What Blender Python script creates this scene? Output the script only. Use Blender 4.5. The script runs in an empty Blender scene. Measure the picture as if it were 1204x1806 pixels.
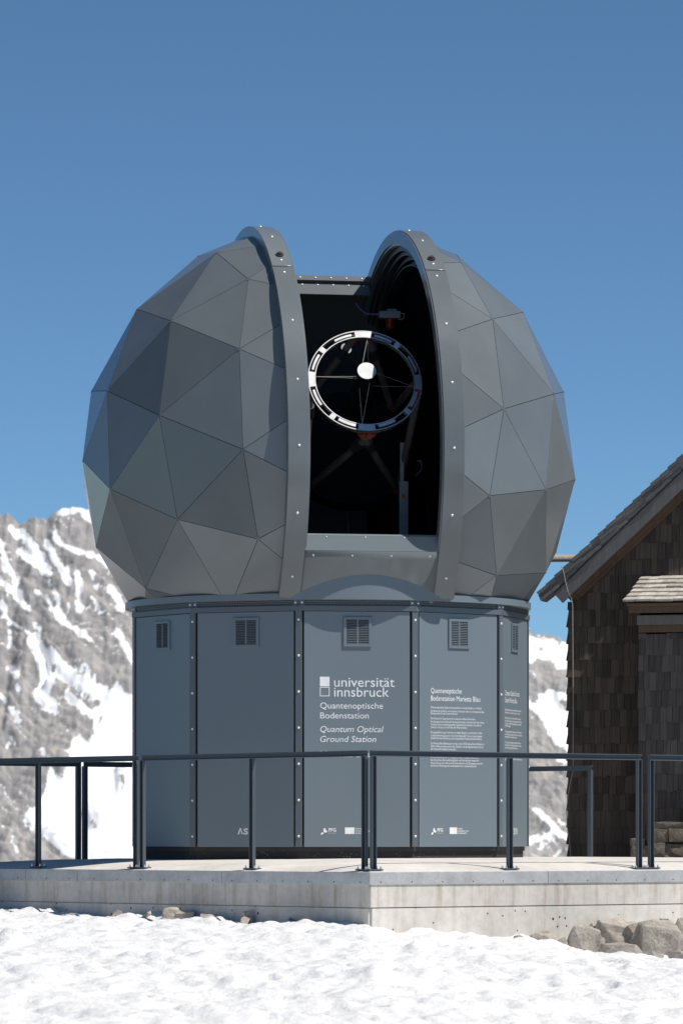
import bpy, bmesh, math, random
import numpy as np
from mathutils import Vector, Matrix

# ------------------------------------------------------------------ camera, sky, sun, exposure
scene = bpy.context.scene
F = 8000.0                       # focal length in photo pixels (photo 1204 x 1806)
CX, HY = 602.0, 1472.0           # principal column, horizon row
CAMZ = 0.30
cam_d = bpy.data.cameras.new("camera")
cam = bpy.data.objects.new("camera", cam_d)
scene.collection.objects.link(cam)
scene.camera = cam
cam.location = (0, 0, CAMZ)
cam.rotation_euler = (math.radians(90), 0, 0)
cam_d.sensor_fit = 'VERTICAL'
cam_d.sensor_height = 36.0
cam_d.sensor_width = 24.0
cam_d.lens = F / 1806.0 * 36.0
cam_d.shift_y = (HY - 903.0) / 1806.0
cam_d.clip_start = 0.5
cam_d.clip_end = 20000.0
cam_d.dof.use_dof = True
cam_d.dof.focus_distance = 40.8
cam_d.dof.aperture_fstop = 6.3

SUN = Vector((0.60, -0.265, 1.0)).normalized()
el = math.asin(SUN.z)
world = bpy.data.worlds.new("World")
scene.world = world
world.use_nodes = True
wn = world.node_tree
bg = wn.nodes["Background"]
sky = wn.nodes.new("ShaderNodeTexSky")
sky.sky_type = 'NISHITA'
sky.sun_disc = False
sky.sun_elevation = el
sky.sun_rotation = math.atan2(SUN.x, SUN.y)
sky.altitude = 6200
sky.air_density = 1.0
sky.dust_density = 0.0
sky.ozone_density = 5.5
tint = wn.nodes.new("ShaderNodeVectorMath"); tint.operation = 'MULTIPLY'
tint.inputs[1].default_value = (.95, 1.08, 1.0)
wn.links.new(sky.outputs[0], tint.inputs[0])
wn.links.new(tint.outputs[0], bg.inputs[0])
bg.inputs[1].default_value = 0.10
sun_d = bpy.data.lights.new("sun", 'SUN')
sun_d.energy = 4.7
sun_d.angle = math.radians(0.53)
sun_d.color = (1.0, 0.955, 0.89)
sun_o = bpy.data.objects.new("sun", sun_d)
scene.collection.objects.link(sun_o)
sun_o.location = (30, -6, 60)
sun_o.rotation_euler = SUN.to_track_quat('Z', 'Y').to_euler()
scene.view_settings.view_transform = 'Standard'
scene.view_settings.look = 'None'
scene.view_settings.gamma = 1
scene.view_settings.exposure = 0.0
scene.cycles.use_denoising = True
scene.cycles.max_bounces = 8

random.seed(7)
RNG = np.random.default_rng(7)
COL = scene.collection

# ------------------------------------------------------------------ helpers
def at(px, py, Y):
    return Vector(((px - CX) * Y / F, Y, CAMZ + (HY - py) * Y / F))

def ray_plane(px, py, p0, n):
    d = Vector(((px - CX) / F, 1.0, (HY - py) / F))
    o = Vector((0, 0, CAMZ))
    t = (Vector(p0) - o).dot(n) / d.dot(n)
    return o + d * t

def tag(o, label=None, cat=None, group=None, kind=None):
    if label: o["label"] = label
    if cat: o["category"] = cat
    if group: o["group"] = group
    if kind: o["kind"] = kind
    return o

def empty(name, loc, label, cat, group=None):
    o = bpy.data.objects.new(name, None)
    o.empty_display_size = 0.2
    COL.objects.link(o)
    o.location = loc
    return tag(o, label, cat, group)

class MB:
    """collects faces in world coordinates; build() links them as one mesh object"""
    def __init__(self): self.v, self.f = [], []
    def poly(self, pts):
        b = len(self.v); self.v += [tuple(p) for p in pts]; self.f.append(tuple(range(b, b + len(pts))))
    def obox(self, c, ax, ay, az):
        """box: centre and three half-axis vectors"""
        c, ax, ay, az = Vector(c), Vector(ax), Vector(ay), Vector(az)
        if ax.cross(ay).dot(az) < 0: ax = -ax
        b = len(self.v)
        for sx, sy, sz in ((-1,-1,-1),(1,-1,-1),(1,1,-1),(-1,1,-1),(-1,-1,1),(1,-1,1),(1,1,1),(-1,1,1)):
            self.v.append(tuple(c + ax*sx + ay*sy + az*sz))
        for q in ((3,2,1,0),(4,5,6,7),(0,1,5,4),(1,2,6,5),(2,3,7,6),(3,0,4,7)):
            self.f.append(tuple(b + i for i in q))
        return self
    def tube(self, p0, p1, r0, r1=None, n=12, cap=True):
        p0, p1 = Vector(p0), Vector(p1); r1 = r0 if r1 is None else r1
        d = (p1 - p0).normalized()
        a = d.orthogonal().normalized(); e = d.cross(a)
        b = len(self.v)
        for p, r in ((p0, r0), (p1, r1)):
            for i in range(n):
                t = 2*math.pi*i/n
                self.v.append(tuple(p + (a*math.cos(t) + e*math.sin(t))*r))
        for i in range(n):
            j = (i+1) % n
            self.f.append((b+i, b+j, b+n+j, b+n+i))
        if cap:
            self.f.append(tuple(b+i for i in reversed(range(n))))
            self.f.append(tuple(b+n+i for i in range(n)))
        return self
    def path(self, pts, r, n=6):
        pts = [Vector(p) for p in pts]
        b = len(self.v); up = Vector((0.3, 0.2, 0.9))
        for k, p in enumerate(pts):
            d = (pts[min(k+1, len(pts)-1)] - pts[max(k-1, 0)]).normalized()
            a = d.cross(up).normalized(); e = d.cross(a)
            for i in range(n):
                t = 2*math.pi*i/n
                self.v.append(tuple(p + (a*math.cos(t) + e*math.sin(t))*r))
        for k in range(len(pts)-1):
            for i in range(n):
                j = (i+1) % n
                self.f.append((b+k*n+i, b+k*n+j, b+(k+1)*n+j, b+(k+1)*n+i))
        return self
    def mesh(self, name, smooth=False):
        me = bpy.data.meshes.new(name)
        me.from_pydata(self.v, [], self.f)
        me.validate(); me.update()
        if smooth:
            me.shade_smooth()
            me.set_sharp_from_angle(angle=math.radians(35))
        return me
    def build(self, name, mat, parent=None, smooth=False, bevel=0):
        return place(name, self.mesh(name, smooth), mat, parent, bevel=bevel)

def place(name, me, mat, parent=None, loc=(0,0,0), rot=None, scale=None, bevel=0):
    o = bpy.data.objects.new(name, me)
    COL.objects.link(o)
    if mat is not None and not me.materials: me.materials.append(mat)
    l = Vector(loc)
    if parent is not None:
        o.parent = parent
        if parent.parent is None: l = l - parent.location
    o.location = l
    if rot is not None:
        o.rotation_mode = 'QUATERNION'; o.rotation_quaternion = rot
    if scale is not None: o.scale = scale
    if bevel:
        m = o.modifiers.new("bevel", 'BEVEL'); m.width = bevel; m.segments = 2; m.limit_method = 'ANGLE'
        m.harden_normals = False
    return o

def frame_quat(x, y, z):
    return Matrix((x, y, z)).transposed().to_quaternion()

# --- gradient noise in numpy
_perm = RNG.permutation(4096)
_ang = RNG.random(4096) * 2 * np.pi
def perlin(x, y, seed=0):
    xi = np.floor(x).astype(np.int64); yi = np.floor(y).astype(np.int64)
    xf = x - xi; yf = y - yi
    def g(ix, iy, dx, dy):
        h = _perm[(ix + seed*131) & 4095]; h = _perm[(h + iy) & 4095]
        a = _ang[h]
        return np.cos(a)*dx + np.sin(a)*dy
    u = xf*xf*xf*(xf*(xf*6-15)+10); v = yf*yf*yf*(yf*(yf*6-15)+10)
    a = g(xi, yi, xf, yf); b = g(xi+1, yi, xf-1, yf); c = g(xi, yi+1, xf, yf-1); d = g(xi+1, yi+1, xf-1, yf-1)
    return (a*(1-u)+b*u)*(1-v) + (c*(1-u)+d*u)*v
def fbm(x, y, o=4, seed=0, gain=.5):
    s = 0; a = 1
    for k in range(o):
        s = s + a*perlin(x*2**k, y*2**k, seed+k*7); a *= gain
    return s
def ridged(x, y, o=4, seed=0):
    s = 0; a = 1
    for k in range(o):
        s = s + a*(1-2*np.abs(perlin(x*2**k, y*2**k, seed+k*7))); a *= .5
    return s

# ------------------------------------------------------------------ materials
def new_mat(name):
    m = bpy.data.materials.new(name); m.use_nodes = True
    nt = m.node_tree; b = nt.nodes["Principled BSDF"]
    return m, nt, b
def N(nt, t, **kw):
    n = nt.nodes.new(t)
    for k, v in kw.items():
        if k in n.inputs.keys() if hasattr(n.inputs, 'keys') else False: n.inputs[k].default_value = v
        else: setattr(n, k, v)
    return n
def L(nt, a, b): nt.links.new(a, b)
def noise(nt, scale, detail=4, rough=.55, vec=None, dist=0):
    n = nt.nodes.new("ShaderNodeTexNoise")
    n.inputs["Scale"].default_value = scale; n.inputs["Detail"].default_value = detail
    n.inputs["Roughness"].default_value = rough; n.inputs["Distortion"].default_value = dist
    if vec is not None: L(nt, vec, n.inputs["Vector"])
    return n
def coords(nt, scale=(1,1,1), rot=(0,0,0), kind="Object"):
    tc = nt.nodes.new("ShaderNodeTexCoord"); mp = nt.nodes.new("ShaderNodeMapping")
    mp.inputs["Scale"].default_value = scale; mp.inputs["Rotation"].default_value = rot
    L(nt, tc.outputs[kind], mp.inputs[0]); return mp.outputs[0]
def ramp(nt, fac, stops):
    r = nt.nodes.new("ShaderNodeValToRGB"); e = r.color_ramp.elements
    e[0].position, e[0].color = stops[0][0], (*stops[0][1], 1)
    e[1].position, e[1].color = stops[-1][0], (*stops[-1][1], 1)
    for p, c in stops[1:-1]:
        x = e.new(p); x.color = (*c, 1)
    L(nt, fac, r.inputs[0]); return r.outputs[0]
def g3(v): return (v, v, v)
def mixc(nt, fac, a, b, mode='MIX'):
    m = nt.nodes.new("ShaderNodeMix"); m.data_type = 'RGBA'; m.blend_type = mode
    for s, v in ((0, fac), (6, a), (7, b)):
        if hasattr(v, 'is_output') or isinstance(v, bpy.types.NodeSocket): L(nt, v, m.inputs[s])
        else: m.inputs[s].default_value = v if s == 0 else (*v, 1)
    return m.outputs[2]
def math_n(nt, op, a, b=None, c=None):
    m = nt.nodes.new("ShaderNodeMath"); m.operation = op
    for i, v in enumerate((a, b, c)):
        if v is None: continue
        if isinstance(v, bpy.types.NodeSocket): L(nt, v, m.inputs[i])
        else: m.inputs[i].default_value = v
    return m.outputs[0]
def bump(nt, b, h, strength=.3, dist=.01):
    n = nt.nodes.new("ShaderNodeBump"); n.inputs["Strength"].default_value = strength
    n.inputs["Distance"].default_value = dist
    L(nt, h, n.inputs["Height"]); L(nt, n.outputs[0], b.inputs["Normal"])

def paint(name, col, rough=.36, var=.06, spec=.5, wav=.0):
    m, nt, b = new_mat(name)
    v = coords(nt)
    n1 = noise(nt, 1.3, 5, .6, v); n2 = noise(nt, 60, 2, .5, v)
    oi = nt.nodes.new("ShaderNodeObjectInfo")
    k = math_n(nt, 'MULTIPLY_ADD', n1.outputs[0], var*1.6, 1-var*.8)
    k2 = math_n(nt, 'MULTIPLY_ADD', oi.outputs["Random"], var, 1-var*.5)
    k = math_n(nt, 'MULTIPLY', k, k2)
    cc = nt.nodes.new("ShaderNodeVectorMath"); cc.operation = 'SCALE'
    cc.inputs[0].default_value = col; L(nt, k, cc.inputs["Scale"])
    L(nt, cc.outputs[0], b.inputs["Base Color"])
    r = math_n(nt, 'MULTIPLY_ADD', n1.outputs[0], .12, rough-.06)
    L(nt, r, b.inputs["Roughness"])
    b.inputs["Specular IOR Level"].default_value = spec
    if wav:
        n3 = noise(nt, 2.2, 1, .4, v)
        h = math_n(nt, 'ADD', n3.outputs[0], math_n(nt, 'MULTIPLY', n2.outputs[0], .015))
        bump(nt, b, h, wav, .02)
    else: bump(nt, b, n2.outputs[0], .05, .002)
    return m
M = {}
M['dome'] = paint("dome_grey_paint", (.152, .169, .177), .18, .26, .5, .05)  # wide random tone per facet stands in for light varying with orientation
M['drum'] = paint("drum_grey_paint", (.155, .190, .215), .40, .06, .5, .06)
M['sill'] = paint("sill_grey_paint", (.150, .178, .195), .62, .06, .35)
M['rail'] = paint("rail_grey_paint", (.070, .084, .100), .42, .10)
M['trim'] = paint("joint_trim_paint", (.105, .125, .145), .36, .05)

def simple(name, col, rough=.6, metal=0, spec=.5):
    m, nt, b = new_mat(name)
    n1 = noise(nt, 9, 4, .6, coords(nt))
    c = ramp(nt, n1.outputs[0], [(.3, tuple(x*.86 for x in col)), (.7, tuple(min(1, x*1.1) for x in col))])
    L(nt, c, b.inputs["Base Color"])
    b.inputs["Roughness"].default_value = rough; b.inputs["Metallic"].default_value = metal
    b.inputs["Specular IOR Level"].default_value = spec
    return m
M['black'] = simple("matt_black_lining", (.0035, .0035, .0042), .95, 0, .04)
M['gasket'] = simple("dark_rubber_gasket", (.050, .046, .047), .7, 0, .2)
M['darkpaint'] = simple("dark_inner_paint", (.022, .026, .034), .4, 0, .4)
M['vinyl'] = simple("white_vinyl_lettering", (.84, .84, .84), .5)
M['bolt'] = simple("bright_bolt_steel", (.86, .85, .83), .42, .35)
M['carbon'] = simple("carbon_tube", (.115, .108, .105), .5, 0, .35)
M['scope_black'] = simple("telescope_black", (.007, .007, .009), .6, 0, .12)
M['scope_white'] = simple("telescope_aluminium", (.80, .79, .77), .36, .95)
M['red'] = simple("red_plastic", (.42, .018, .014), .4)
M['redcollar'] = simple("red_tube_collar", (.40, .05, .03), .5)
M['greybox'] = simple("grey_box_plastic", (.28, .31, .35), .5)
M['cabinet'] = simple("cabinet_white", (.26, .29, .33), .5)
M['yellow'] = simple("yellow_plate", (.6, .42, .03), .5)
M['violet'] = simple("violet_cable", (.22, .18, .42), .5)
M['wire'] = simple("pale_wire", (.42, .38, .33), .6)
M['zinc'] = simple("zinc_plated_bolt", (.72, .72, .74), .32, .8)

def perforated():
    m, nt, b = new_mat("perforated_steel")
    tc = nt.nodes.new("ShaderNodeUVMap")
    mp = nt.nodes.new("ShaderNodeMapping"); mp.inputs["Scale"].default_value = (1, 1, 1)
    L(nt, tc.outputs[0], mp.inputs[0])
    fr = nt.nodes.new("ShaderNodeVectorMath"); fr.operation = 'FRACTION'; L(nt, mp.outputs[0], fr.inputs[0])
    d = nt.nodes.new("ShaderNodeVectorMath"); d.operation = 'DISTANCE'; d.inputs[1].default_value = (.5, .5, 0)
    L(nt, fr.outputs[0], d.inputs[0])
    c = ramp(nt, d.outputs["Value"], [(.30, (.004, .004, .005)), (.38, (.105, .125, .145))])
    L(nt, c, b.inputs["Base Color"]); b.inputs["Roughness"].default_value = .45
    return m
M['perf'] = perforated()

def concrete(name, base, pores=0., streak=.5, bright=1., bmp=.25):
    m, nt, b = new_mat(name)
    v = coords(nt)
    n1 = noise(nt, 1.2, 6, .65, v); n2 = noise(nt, 14, 5, .6, v); n4 = noise(nt, 120, 2, .5, v)
    vs = coords(nt, (7, 7, .5)); n3 = noise(nt, 1.6, 4, .6, vs)
    c1 = tuple(x*.80*bright for x in base); c2 = tuple(min(1, x*1.10*bright) for x in base)
    c = ramp(nt, n1.outputs[0], [(.3, c1), (.72, c2)])
    st = ramp(nt, n3.outputs[0], [(.34, (.62, .55, .46)), (.52, (1, 1, 1))])
    c = mixc(nt, streak, c, st, 'MULTIPLY')
    f = ramp(nt, n2.outputs[0], [(.32, g3(.84)), (.6, g3(1))])
    c = mixc(nt, .8, c, f, 'MULTIPLY')
    h = n2.outputs[0]
    if pores:
        vo = nt.nodes.new("ShaderNodeTexVoronoi"); vo.inputs["Scale"].default_value = 11
        L(nt, v, vo.inputs["Vector"])
        msk = noise(nt, 2.5, 2, .5, v)
        th = math_n(nt, 'MULTIPLY', msk.outputs[0], pores)
        p = math_n(nt, 'LESS_THAN', vo.outputs["Distance"], th)
        c = mixc(nt, p, c, (.06, .052, .045))
    L(nt, c, b.inputs["Base Color"]); b.inputs["Roughness"].default_value = .85
    b.inputs["Specular IOR Level"].default_value = .25
    if bmp: bump(nt, b, math_n(nt, 'ADD', h, math_n(nt, 'MULTIPLY', n4.outputs[0], .3)), bmp, .006)
    return m
M['wall'] = concrete("board_marked_concrete", (.62, .58, .525), 0, .6)
M['wall_low'] = concrete("porous_concrete", (.66, .625, .57), .20, .3)
M['deck'] = concrete("deck_concrete", (.74, .70, .645), 0, .10, bmp=0)

def flashing():
    m, nt, b = new_mat("galvanised_flashing")
    v = coords(nt)
    vo = nt.nodes.new("ShaderNodeTexVoronoi"); vo.inputs["Scale"].default_value = 55; L(nt, v, vo.inputs["Vector"])
    n1 = noise(nt, 5, 5, .65, v)
    c = ramp(nt, n1.outputs[0], [(.3, (.38, .38, .375)), (.55, (.50, .50, .49)), (.75, (.56, .555, .54))])
    s = ramp(nt, vo.outputs["Color"], [(.2, g3(.88)), (.8, g3(1))])
    L(nt, mixc(nt, .7, c, s, 'MULTIPLY'), b.inputs["Base Color"])
    b.inputs["Metallic"].default_value = .35; b.inputs["Roughness"].default_value = .5
    bump(nt, b, n1.outputs[0], .12, .01)
    return m
M['flash'] = flashing()

def bitumen():
    m, nt, b = new_mat("bitumen_with_crumbs")
    v = coords(nt)
    vo = nt.nodes.new("ShaderNodeTexVoronoi"); vo.inputs["Scale"].default_value = 42; L(nt, v, vo.inputs["Vector"])
    n1 = noise(nt, 2.4, 4, .6, v)
    th = math_n(nt, 'MULTIPLY_ADD', n1.outputs[0], .55, -.17)
    p = math_n(nt, 'LESS_THAN', vo.outputs["Distance"], th)
    c = mixc(nt, p, (.026, .024, .023), (.42, .38, .33))
    L(nt, c, b.inputs["Base Color"]); b.inputs["Roughness"].default_value = .8
    bump(nt, b, n1.outputs[0], .3, .01)
    return m
M['bitumen'] = bitumen()

def wood(name, dark, light, grain=1.0, sc=(60, 60, 3.0)):
    m, nt, b = new_mat(name)
    v = coords(nt, sc)
    oi = nt.nodes.new("ShaderNodeObjectInfo")
    add = nt.nodes.new("ShaderNodeVectorMath"); add.operation = 'ADD'
    comb = nt.nodes.new("ShaderNodeCombineXYZ")
    r50 = math_n(nt, 'MULTIPLY', oi.outputs["Random"], 50)
    for i in range(3): L(nt, r50, comb.inputs[i])
    L(nt, v, add.inputs[0]); L(nt, comb.outputs[0], add.inputs[1])
    n1 = noise(nt, 1.0, 5, .65, add.outputs[0])
    k = math_n(nt, 'MULTIPLY_ADD', oi.outputs["Random"], .36, math_n(nt, 'MULTIPLY', n1.outputs[0], .95))
    c = ramp(nt, k, [(.25, dark), (.62, tuple((a+b_)/2 for a, b_ in zip(dark, light))), (.95, light)])
    L(nt, c, b.inputs["Base Color"]); b.inputs["Roughness"].default_value = .8
    b.inputs["Specular IOR Level"].default_value = .25
    bump(nt, b, n1.outputs[0], .5*grain, .006)
    return m
M['shingle'] = wood("weathered_brown_shingle", (.026, .022, .021), (.165, .125, .100), 1.0, (5.5, 5.5, .55))
M['shingle2'] = wood("weathered_grey_shingle", (.045, .039, .037), (.170, .146, .132), 1.0, (5.5, 5.5, .55))
M['roofshingle'] = wood("silver_roof_shingle", (.30, .26, .22), (.64, .59, .53), 1.0, (5, 5, .5))
M['barge'] = wood("grey_barge_board", (.125, .118, .113), (.255, .245, .235), .6)
M['eave'] = wood("brown_eave_board", (.07, .045, .03), (.17, .11, .075), .6)
M['log'] = wood("pale_log", (.20, .165, .135), (.42, .37, .32))
M['wallback'] = simple("dark_wall_boards", (.012, .010, .010), .9, 0, .1)

def rock_mat(name, a, b_, c_, sc=3.0):
    m, nt, b = new_mat(name)
    v = coords(nt)
    n1 = noise(nt, sc, 8, .7, v, .6); n2 = noise(nt, sc*9, 5, .7, v)
    vo = nt.nodes.new("ShaderNodeTexVoronoi"); vo.feature = 'DISTANCE_TO_EDGE'; vo.inputs["Scale"].default_value = sc*1.5
    L(nt, v, vo.inputs["Vector"])
    c = ramp(nt, n1.outputs[0], [(.28, a), (.5, b_), (.72, c_)])
    f = ramp(nt, n2.outputs[0], [(.35, g3(.62)), (.6, g3(1))])
    oi = nt.nodes.new("ShaderNodeObjectInfo"); tone = ramp(nt, oi.outputs["Random"], [(0, (.72, .70, .68)), (1, (1.0, .97, .92))])
    c = mixc(nt, 1.0, c, tone, 'MULTIPLY')
    L(nt, mixc(nt, .8, c, f, 'MULTIPLY'), b.inputs["Base Color"])
    b.inputs["Roughness"].default_value = .9; b.inputs["Specular IOR Level"].default_value = .2
    bump(nt, b, math_n(nt, 'ADD', n1.outputs[0], math_n(nt, 'MULTIPLY', n2.outputs[0], .4)), .7, .03)
    return m
M['rock'] = rock_mat("limestone_rock", (.34, .31, .28), (.56, .515, .465), (.74, .68, .60), 5)
M['stone'] = rock_mat("lichen_wall_stone", (.10, .088, .074), (.20, .175, .15), (.34, .295, .24), 7)

def snow_mat():
    m, nt, b = new_mat("spring_snow")
    v = coords(nt)
    n1 = noise(nt, 1.1, 5, .6, v); n2 = noise(nt, 25, 4, .6, v); n3 = noise(nt, 3.3, 6, .7, v)
    c = ramp(nt, n3.outputs[0], [(.27, (.46, .43, .39)), (.36, (.71, .705, .695)), (.6, (.775, .775, .78))])
    vo = nt.nodes.new("ShaderNodeTexVoronoi"); vo.inputs["Scale"].default_value = 14; L(nt, v, vo.inputs["Vector"])
    ns = noise(nt, .8, 4, .6, v)
    sp = math_n(nt, 'LESS_THAN', vo.outputs["Distance"], math_n(nt, 'MULTIPLY_ADD', ns.outputs[0], .30, -.085))
    c = mixc(nt, math_n(nt, 'MULTIPLY', sp, .55), c, (.22, .19, .155))
    tc = nt.nodes.new("ShaderNodeTexCoord")
    mpx = nt.nodes.new("ShaderNodeMapping"); mpx.inputs["Location"].default_value = (0, -31/13., 0); mpx.inputs["Scale"].default_value = (1/8.0, 1/13., 0)
    L(nt, tc.outputs["Object"], mpx.inputs[0])
    ln = nt.nodes.new("ShaderNodeVectorMath"); ln.operation = 'LENGTH'; L(nt, mpx.outputs[0], ln.inputs[0])
    nb = noise(nt, .35, 6, .6, v)
    k = math_n(nt, 'MULTIPLY_ADD', nb.outputs[0], .9, ln.outputs["Value"])
    far = ramp(nt, math_n(nt, 'MULTIPLY', k, .5), [(.70, g3(0)), (.74, g3(1))])
    c = mixc(nt, far, c, (.115, .105, .090))  # unseen ground beyond the snow patch, set dark to cut bounced light
    L(nt, c, b.inputs["Base Color"])
    b.inputs["Roughness"].default_value = .75; b.inputs["Specular IOR Level"].default_value = .25
    bump(nt, b, math_n(nt, 'ADD', n2.outputs[0], n1.outputs[0]), .6, .03)
    return m
M['snow'] = snow_mat()

def mountain_mat():
    m, nt, b = new_mat("limestone_mountain_with_snow")
    at_ = nt.nodes.new("ShaderNodeAttribute"); at_.attribute_name = "snow"
    v = coords(nt, (1, .7, 1))
    vd = coords(nt, (.05, .03, .22), (0, math.radians(-33), 0))      # dipping strata
    n1 = noise(nt, .10, 8, .68, v, .3); n2 = noise(nt, 1.0, 6, .65, vd, .4)
    n3 = noise(nt, .35, 6, .7, v)
    vv = coords(nt, (.5, .2, .10)); n4 = noise(nt, .9, 5, .6, vv)      # vertical gullies
    k = math_n(nt, 'ADD', math_n(nt, 'MULTIPLY', n1.outputs[0], .40), math_n(nt, 'MULTIPLY', n2.outputs[0], .34))
    k = math_n(nt, 'ADD', k, math_n(nt, 'MULTIPLY', n4.outputs[0], .26))
    c = ramp(nt, k, [(.37, (.17, .17, .19)), (.45, (.32, .31, .305)), (.54, (.41, .39, .375)), (.64, (.48, .43, .385))])  # bluish dark stop puts shadow tone into the rock colour
    f = math_n(nt, 'ADD', at_.outputs["Fac"], math_n(nt, 'MULTIPLY_ADD', n3.outputs[0], 1.2, -.60))
    sf = ramp(nt, f, [(.475, g3(0)), (.525, g3(1))])
    c = mixc(nt, sf, c, (.90, .90, .905))
    L(nt, c, b.inputs["Base Color"]); b.inputs["Roughness"].default_value = .9
    b.inputs["Specular IOR Level"].default_value = .1
    h = mixc(nt, sf, k, (.5, .5, .5))
    bump(nt, b, h, .8, 3.0)
    return m
M['mount'] = mountain_mat()

# ------------------------------------------------------------------ platform layout
DL = Vector((-.643, .766, 0)); DR = Vector((.766, .643, 0))      # left and right front edges
A0 = Vector((.235, 37.5, 0)); LEN_L, LEN_R = 6.42, 7.30
def deck_uv(p):
    d = Vector((p[0]-A0.x, p[1]-A0.y, 0)); return d.dot(DR), d.dot(DL)
def deck_pt(r, l, z=0): 
    q = A0 + DR*r + DL*l; return Vector((q.x, q.y, z))
def deck_z(r, l):
    d = min(r, l, LEN_R-r, LEN_L-l)
    return -.016 + .106*(1-math.exp(-max(d, 0)/.55))

# ------------------------------------------------------------------ setting: snow, mountain
def axis(segs):
    out = []
    for a, b, s in segs:
        n = max(1, int(round((b-a)/s))); out += list(np.linspace(a, b, n, endpoint=False))
    out.append(segs[-1][1]); return np.array(out)
def grid_mesh(name, X, Y, Z):
    ny, nx = X.shape
    co = np.stack([X, Y, Z], -1).reshape(-1, 3)
    i = np.arange(ny*nx).reshape(ny, nx)
    q = np.stack([i[:-1, :-1], i[:-1, 1:], i[1:, 1:], i[1:, :-1]], -1).reshape(-1, 4)
    me = bpy.data.meshes.new(name)
    me.vertices.add(len(co)); me.vertices.foreach_set("co", co.ravel())
    me.loops.add(q.size); me.loops.foreach_set("vertex_index", q.ravel())
    me.polygons.add(len(q)); me.polygons.foreach_set("loop_start", np.arange(0, q.size, 4))
    me.polygons.foreach_set("loop_total", np.full(len(q), 4))
    me.update(calc_edges=True); me.shade_smooth()
    return me

xs = axis([(-2600, -400, 200), (-400, -60, 30), (-60, -8, 4), (-8, -3.2, .3), (-3.2, 3.9, .026), (3.9, 8, .3), (8, 60, 4), (60, 400, 30), (400, 2600, 200)])
ys = axis([(-2600, -400, 200), (-400, -40, 30), (-40, 14, 2), (14, 23.5, .4), (23.5, 40.2, .034), (40.2, 43, .2), (43, 60, 1), (60, 400, 20), (400, 1000, 60)])
X, Y = np.meshgrid(xs, ys)
near = np.clip(X-.2, 0, 12); far_l = np.clip(X-.2, -12, 0)
Z = -.485 - .120*np.clip(near, 0, 1.9) - .055*np.clip(near-1.9, 0, 1.6) - .02*np.clip(near-3.5, 0, 9) - .024*far_l
Z -= .021*np.clip(37.5-Y, 0, 60)
Z -= .30*np.clip(Y-46, 0, 2000)**1.0*np.clip((Y-46)/40, 0, 1)          # falls into the valley behind
Z -= .25*np.clip(np.abs(X)-60, 0, 900)                                  # and off the crest on both sides
Z -= .12*np.clip(-20-Y, 0, 1200)
fade = np.exp(-((np.clip(np.abs(X)-6, 0, None))/10)**2)
rel = .050*fbm(X/1.7, Y/2.3, 2, 3) + .048*fbm(X/.5, Y/.9, 3, 11)
cups = np.abs(fbm(X/.42+.3*perlin(X/.9, Y/.9, 5), Y/.6, 2, 21))
rel += .060*cups + .022*fbm(X/.13, Y/.22, 3, 31) + .05*np.clip(fbm(X/.34, Y/.5, 3, 131)-.25, 0, 1)
# a few old footprints and small lumps
for _ in range(60):
    fx, fy, r, d = RNG.uniform(-2.6, 3.2), RNG.uniform(25, 37), RNG.uniform(.05, .13), RNG.uniform(-.05, .035)
    rel += d*np.exp(-(((X-fx)/r)**2 + ((Y-fy)/(r*1.5))**2))
for k_ in range(16):
    t_k = k_/15.; fx, fy = -1.6 + 3.6*t_k + .12*(-1)**k_, 29.0 + 3.2*t_k + .25*math.sin(k_)
    rel += -.06*np.exp(-((((X-fx)/.085)**2 + ((Y-fy)/.16)**2)**2)) + .022*np.exp(-(((X-fx)/.15)**2 + ((Y-fy-.05)/.26)**2))
Z += rel*fade
Z += .11*np.exp(-(((X+2.42)/.10)**2 + ((Y-33.2)/.30)**2))*(1+.5*fbm(X/.1, Y/.2, 2, 77)) + .055*np.exp(-(((X+2.05)/.25)**2 + ((Y-33.2)/.5)**2))
# ragged bank against the platform wall
dr = (X-A0.x)*DR.x + (Y-A0.y)*DR.y; dl = (X-A0.x)*DL.x + (Y-A0.y)*DL.y
dout = np.maximum(-dr, -dl)
bank = np.exp(-(dout/.35)**2)
Z += bank*(.028*fbm(X/.22, Y/.22, 3, 41) + .02)
Z += .055*np.exp(-(((X-1.55)/.22)**2+((Y-38.3)/.5)**2)) - .02*np.exp(-(((X-1.1)/.2)**2+((Y-38.0)/.4)**2))
tag(place("snow_ground", grid_mesh("snow_ground", X, Y, Z), M['snow']), "sunlit spring snow in the foreground, dimpled and slightly dirty", "snow", kind="structure")
_xs, _ys, _Z = xs, ys, Z
def ground_z(x, y):
    i = np.clip(np.searchsorted(_xs, x)-1, 0, len(_xs)-2); j = np.clip(np.searchsorted(_ys, y)-1, 0, len(_ys)-2)
    return float(_Z[j, i])

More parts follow.
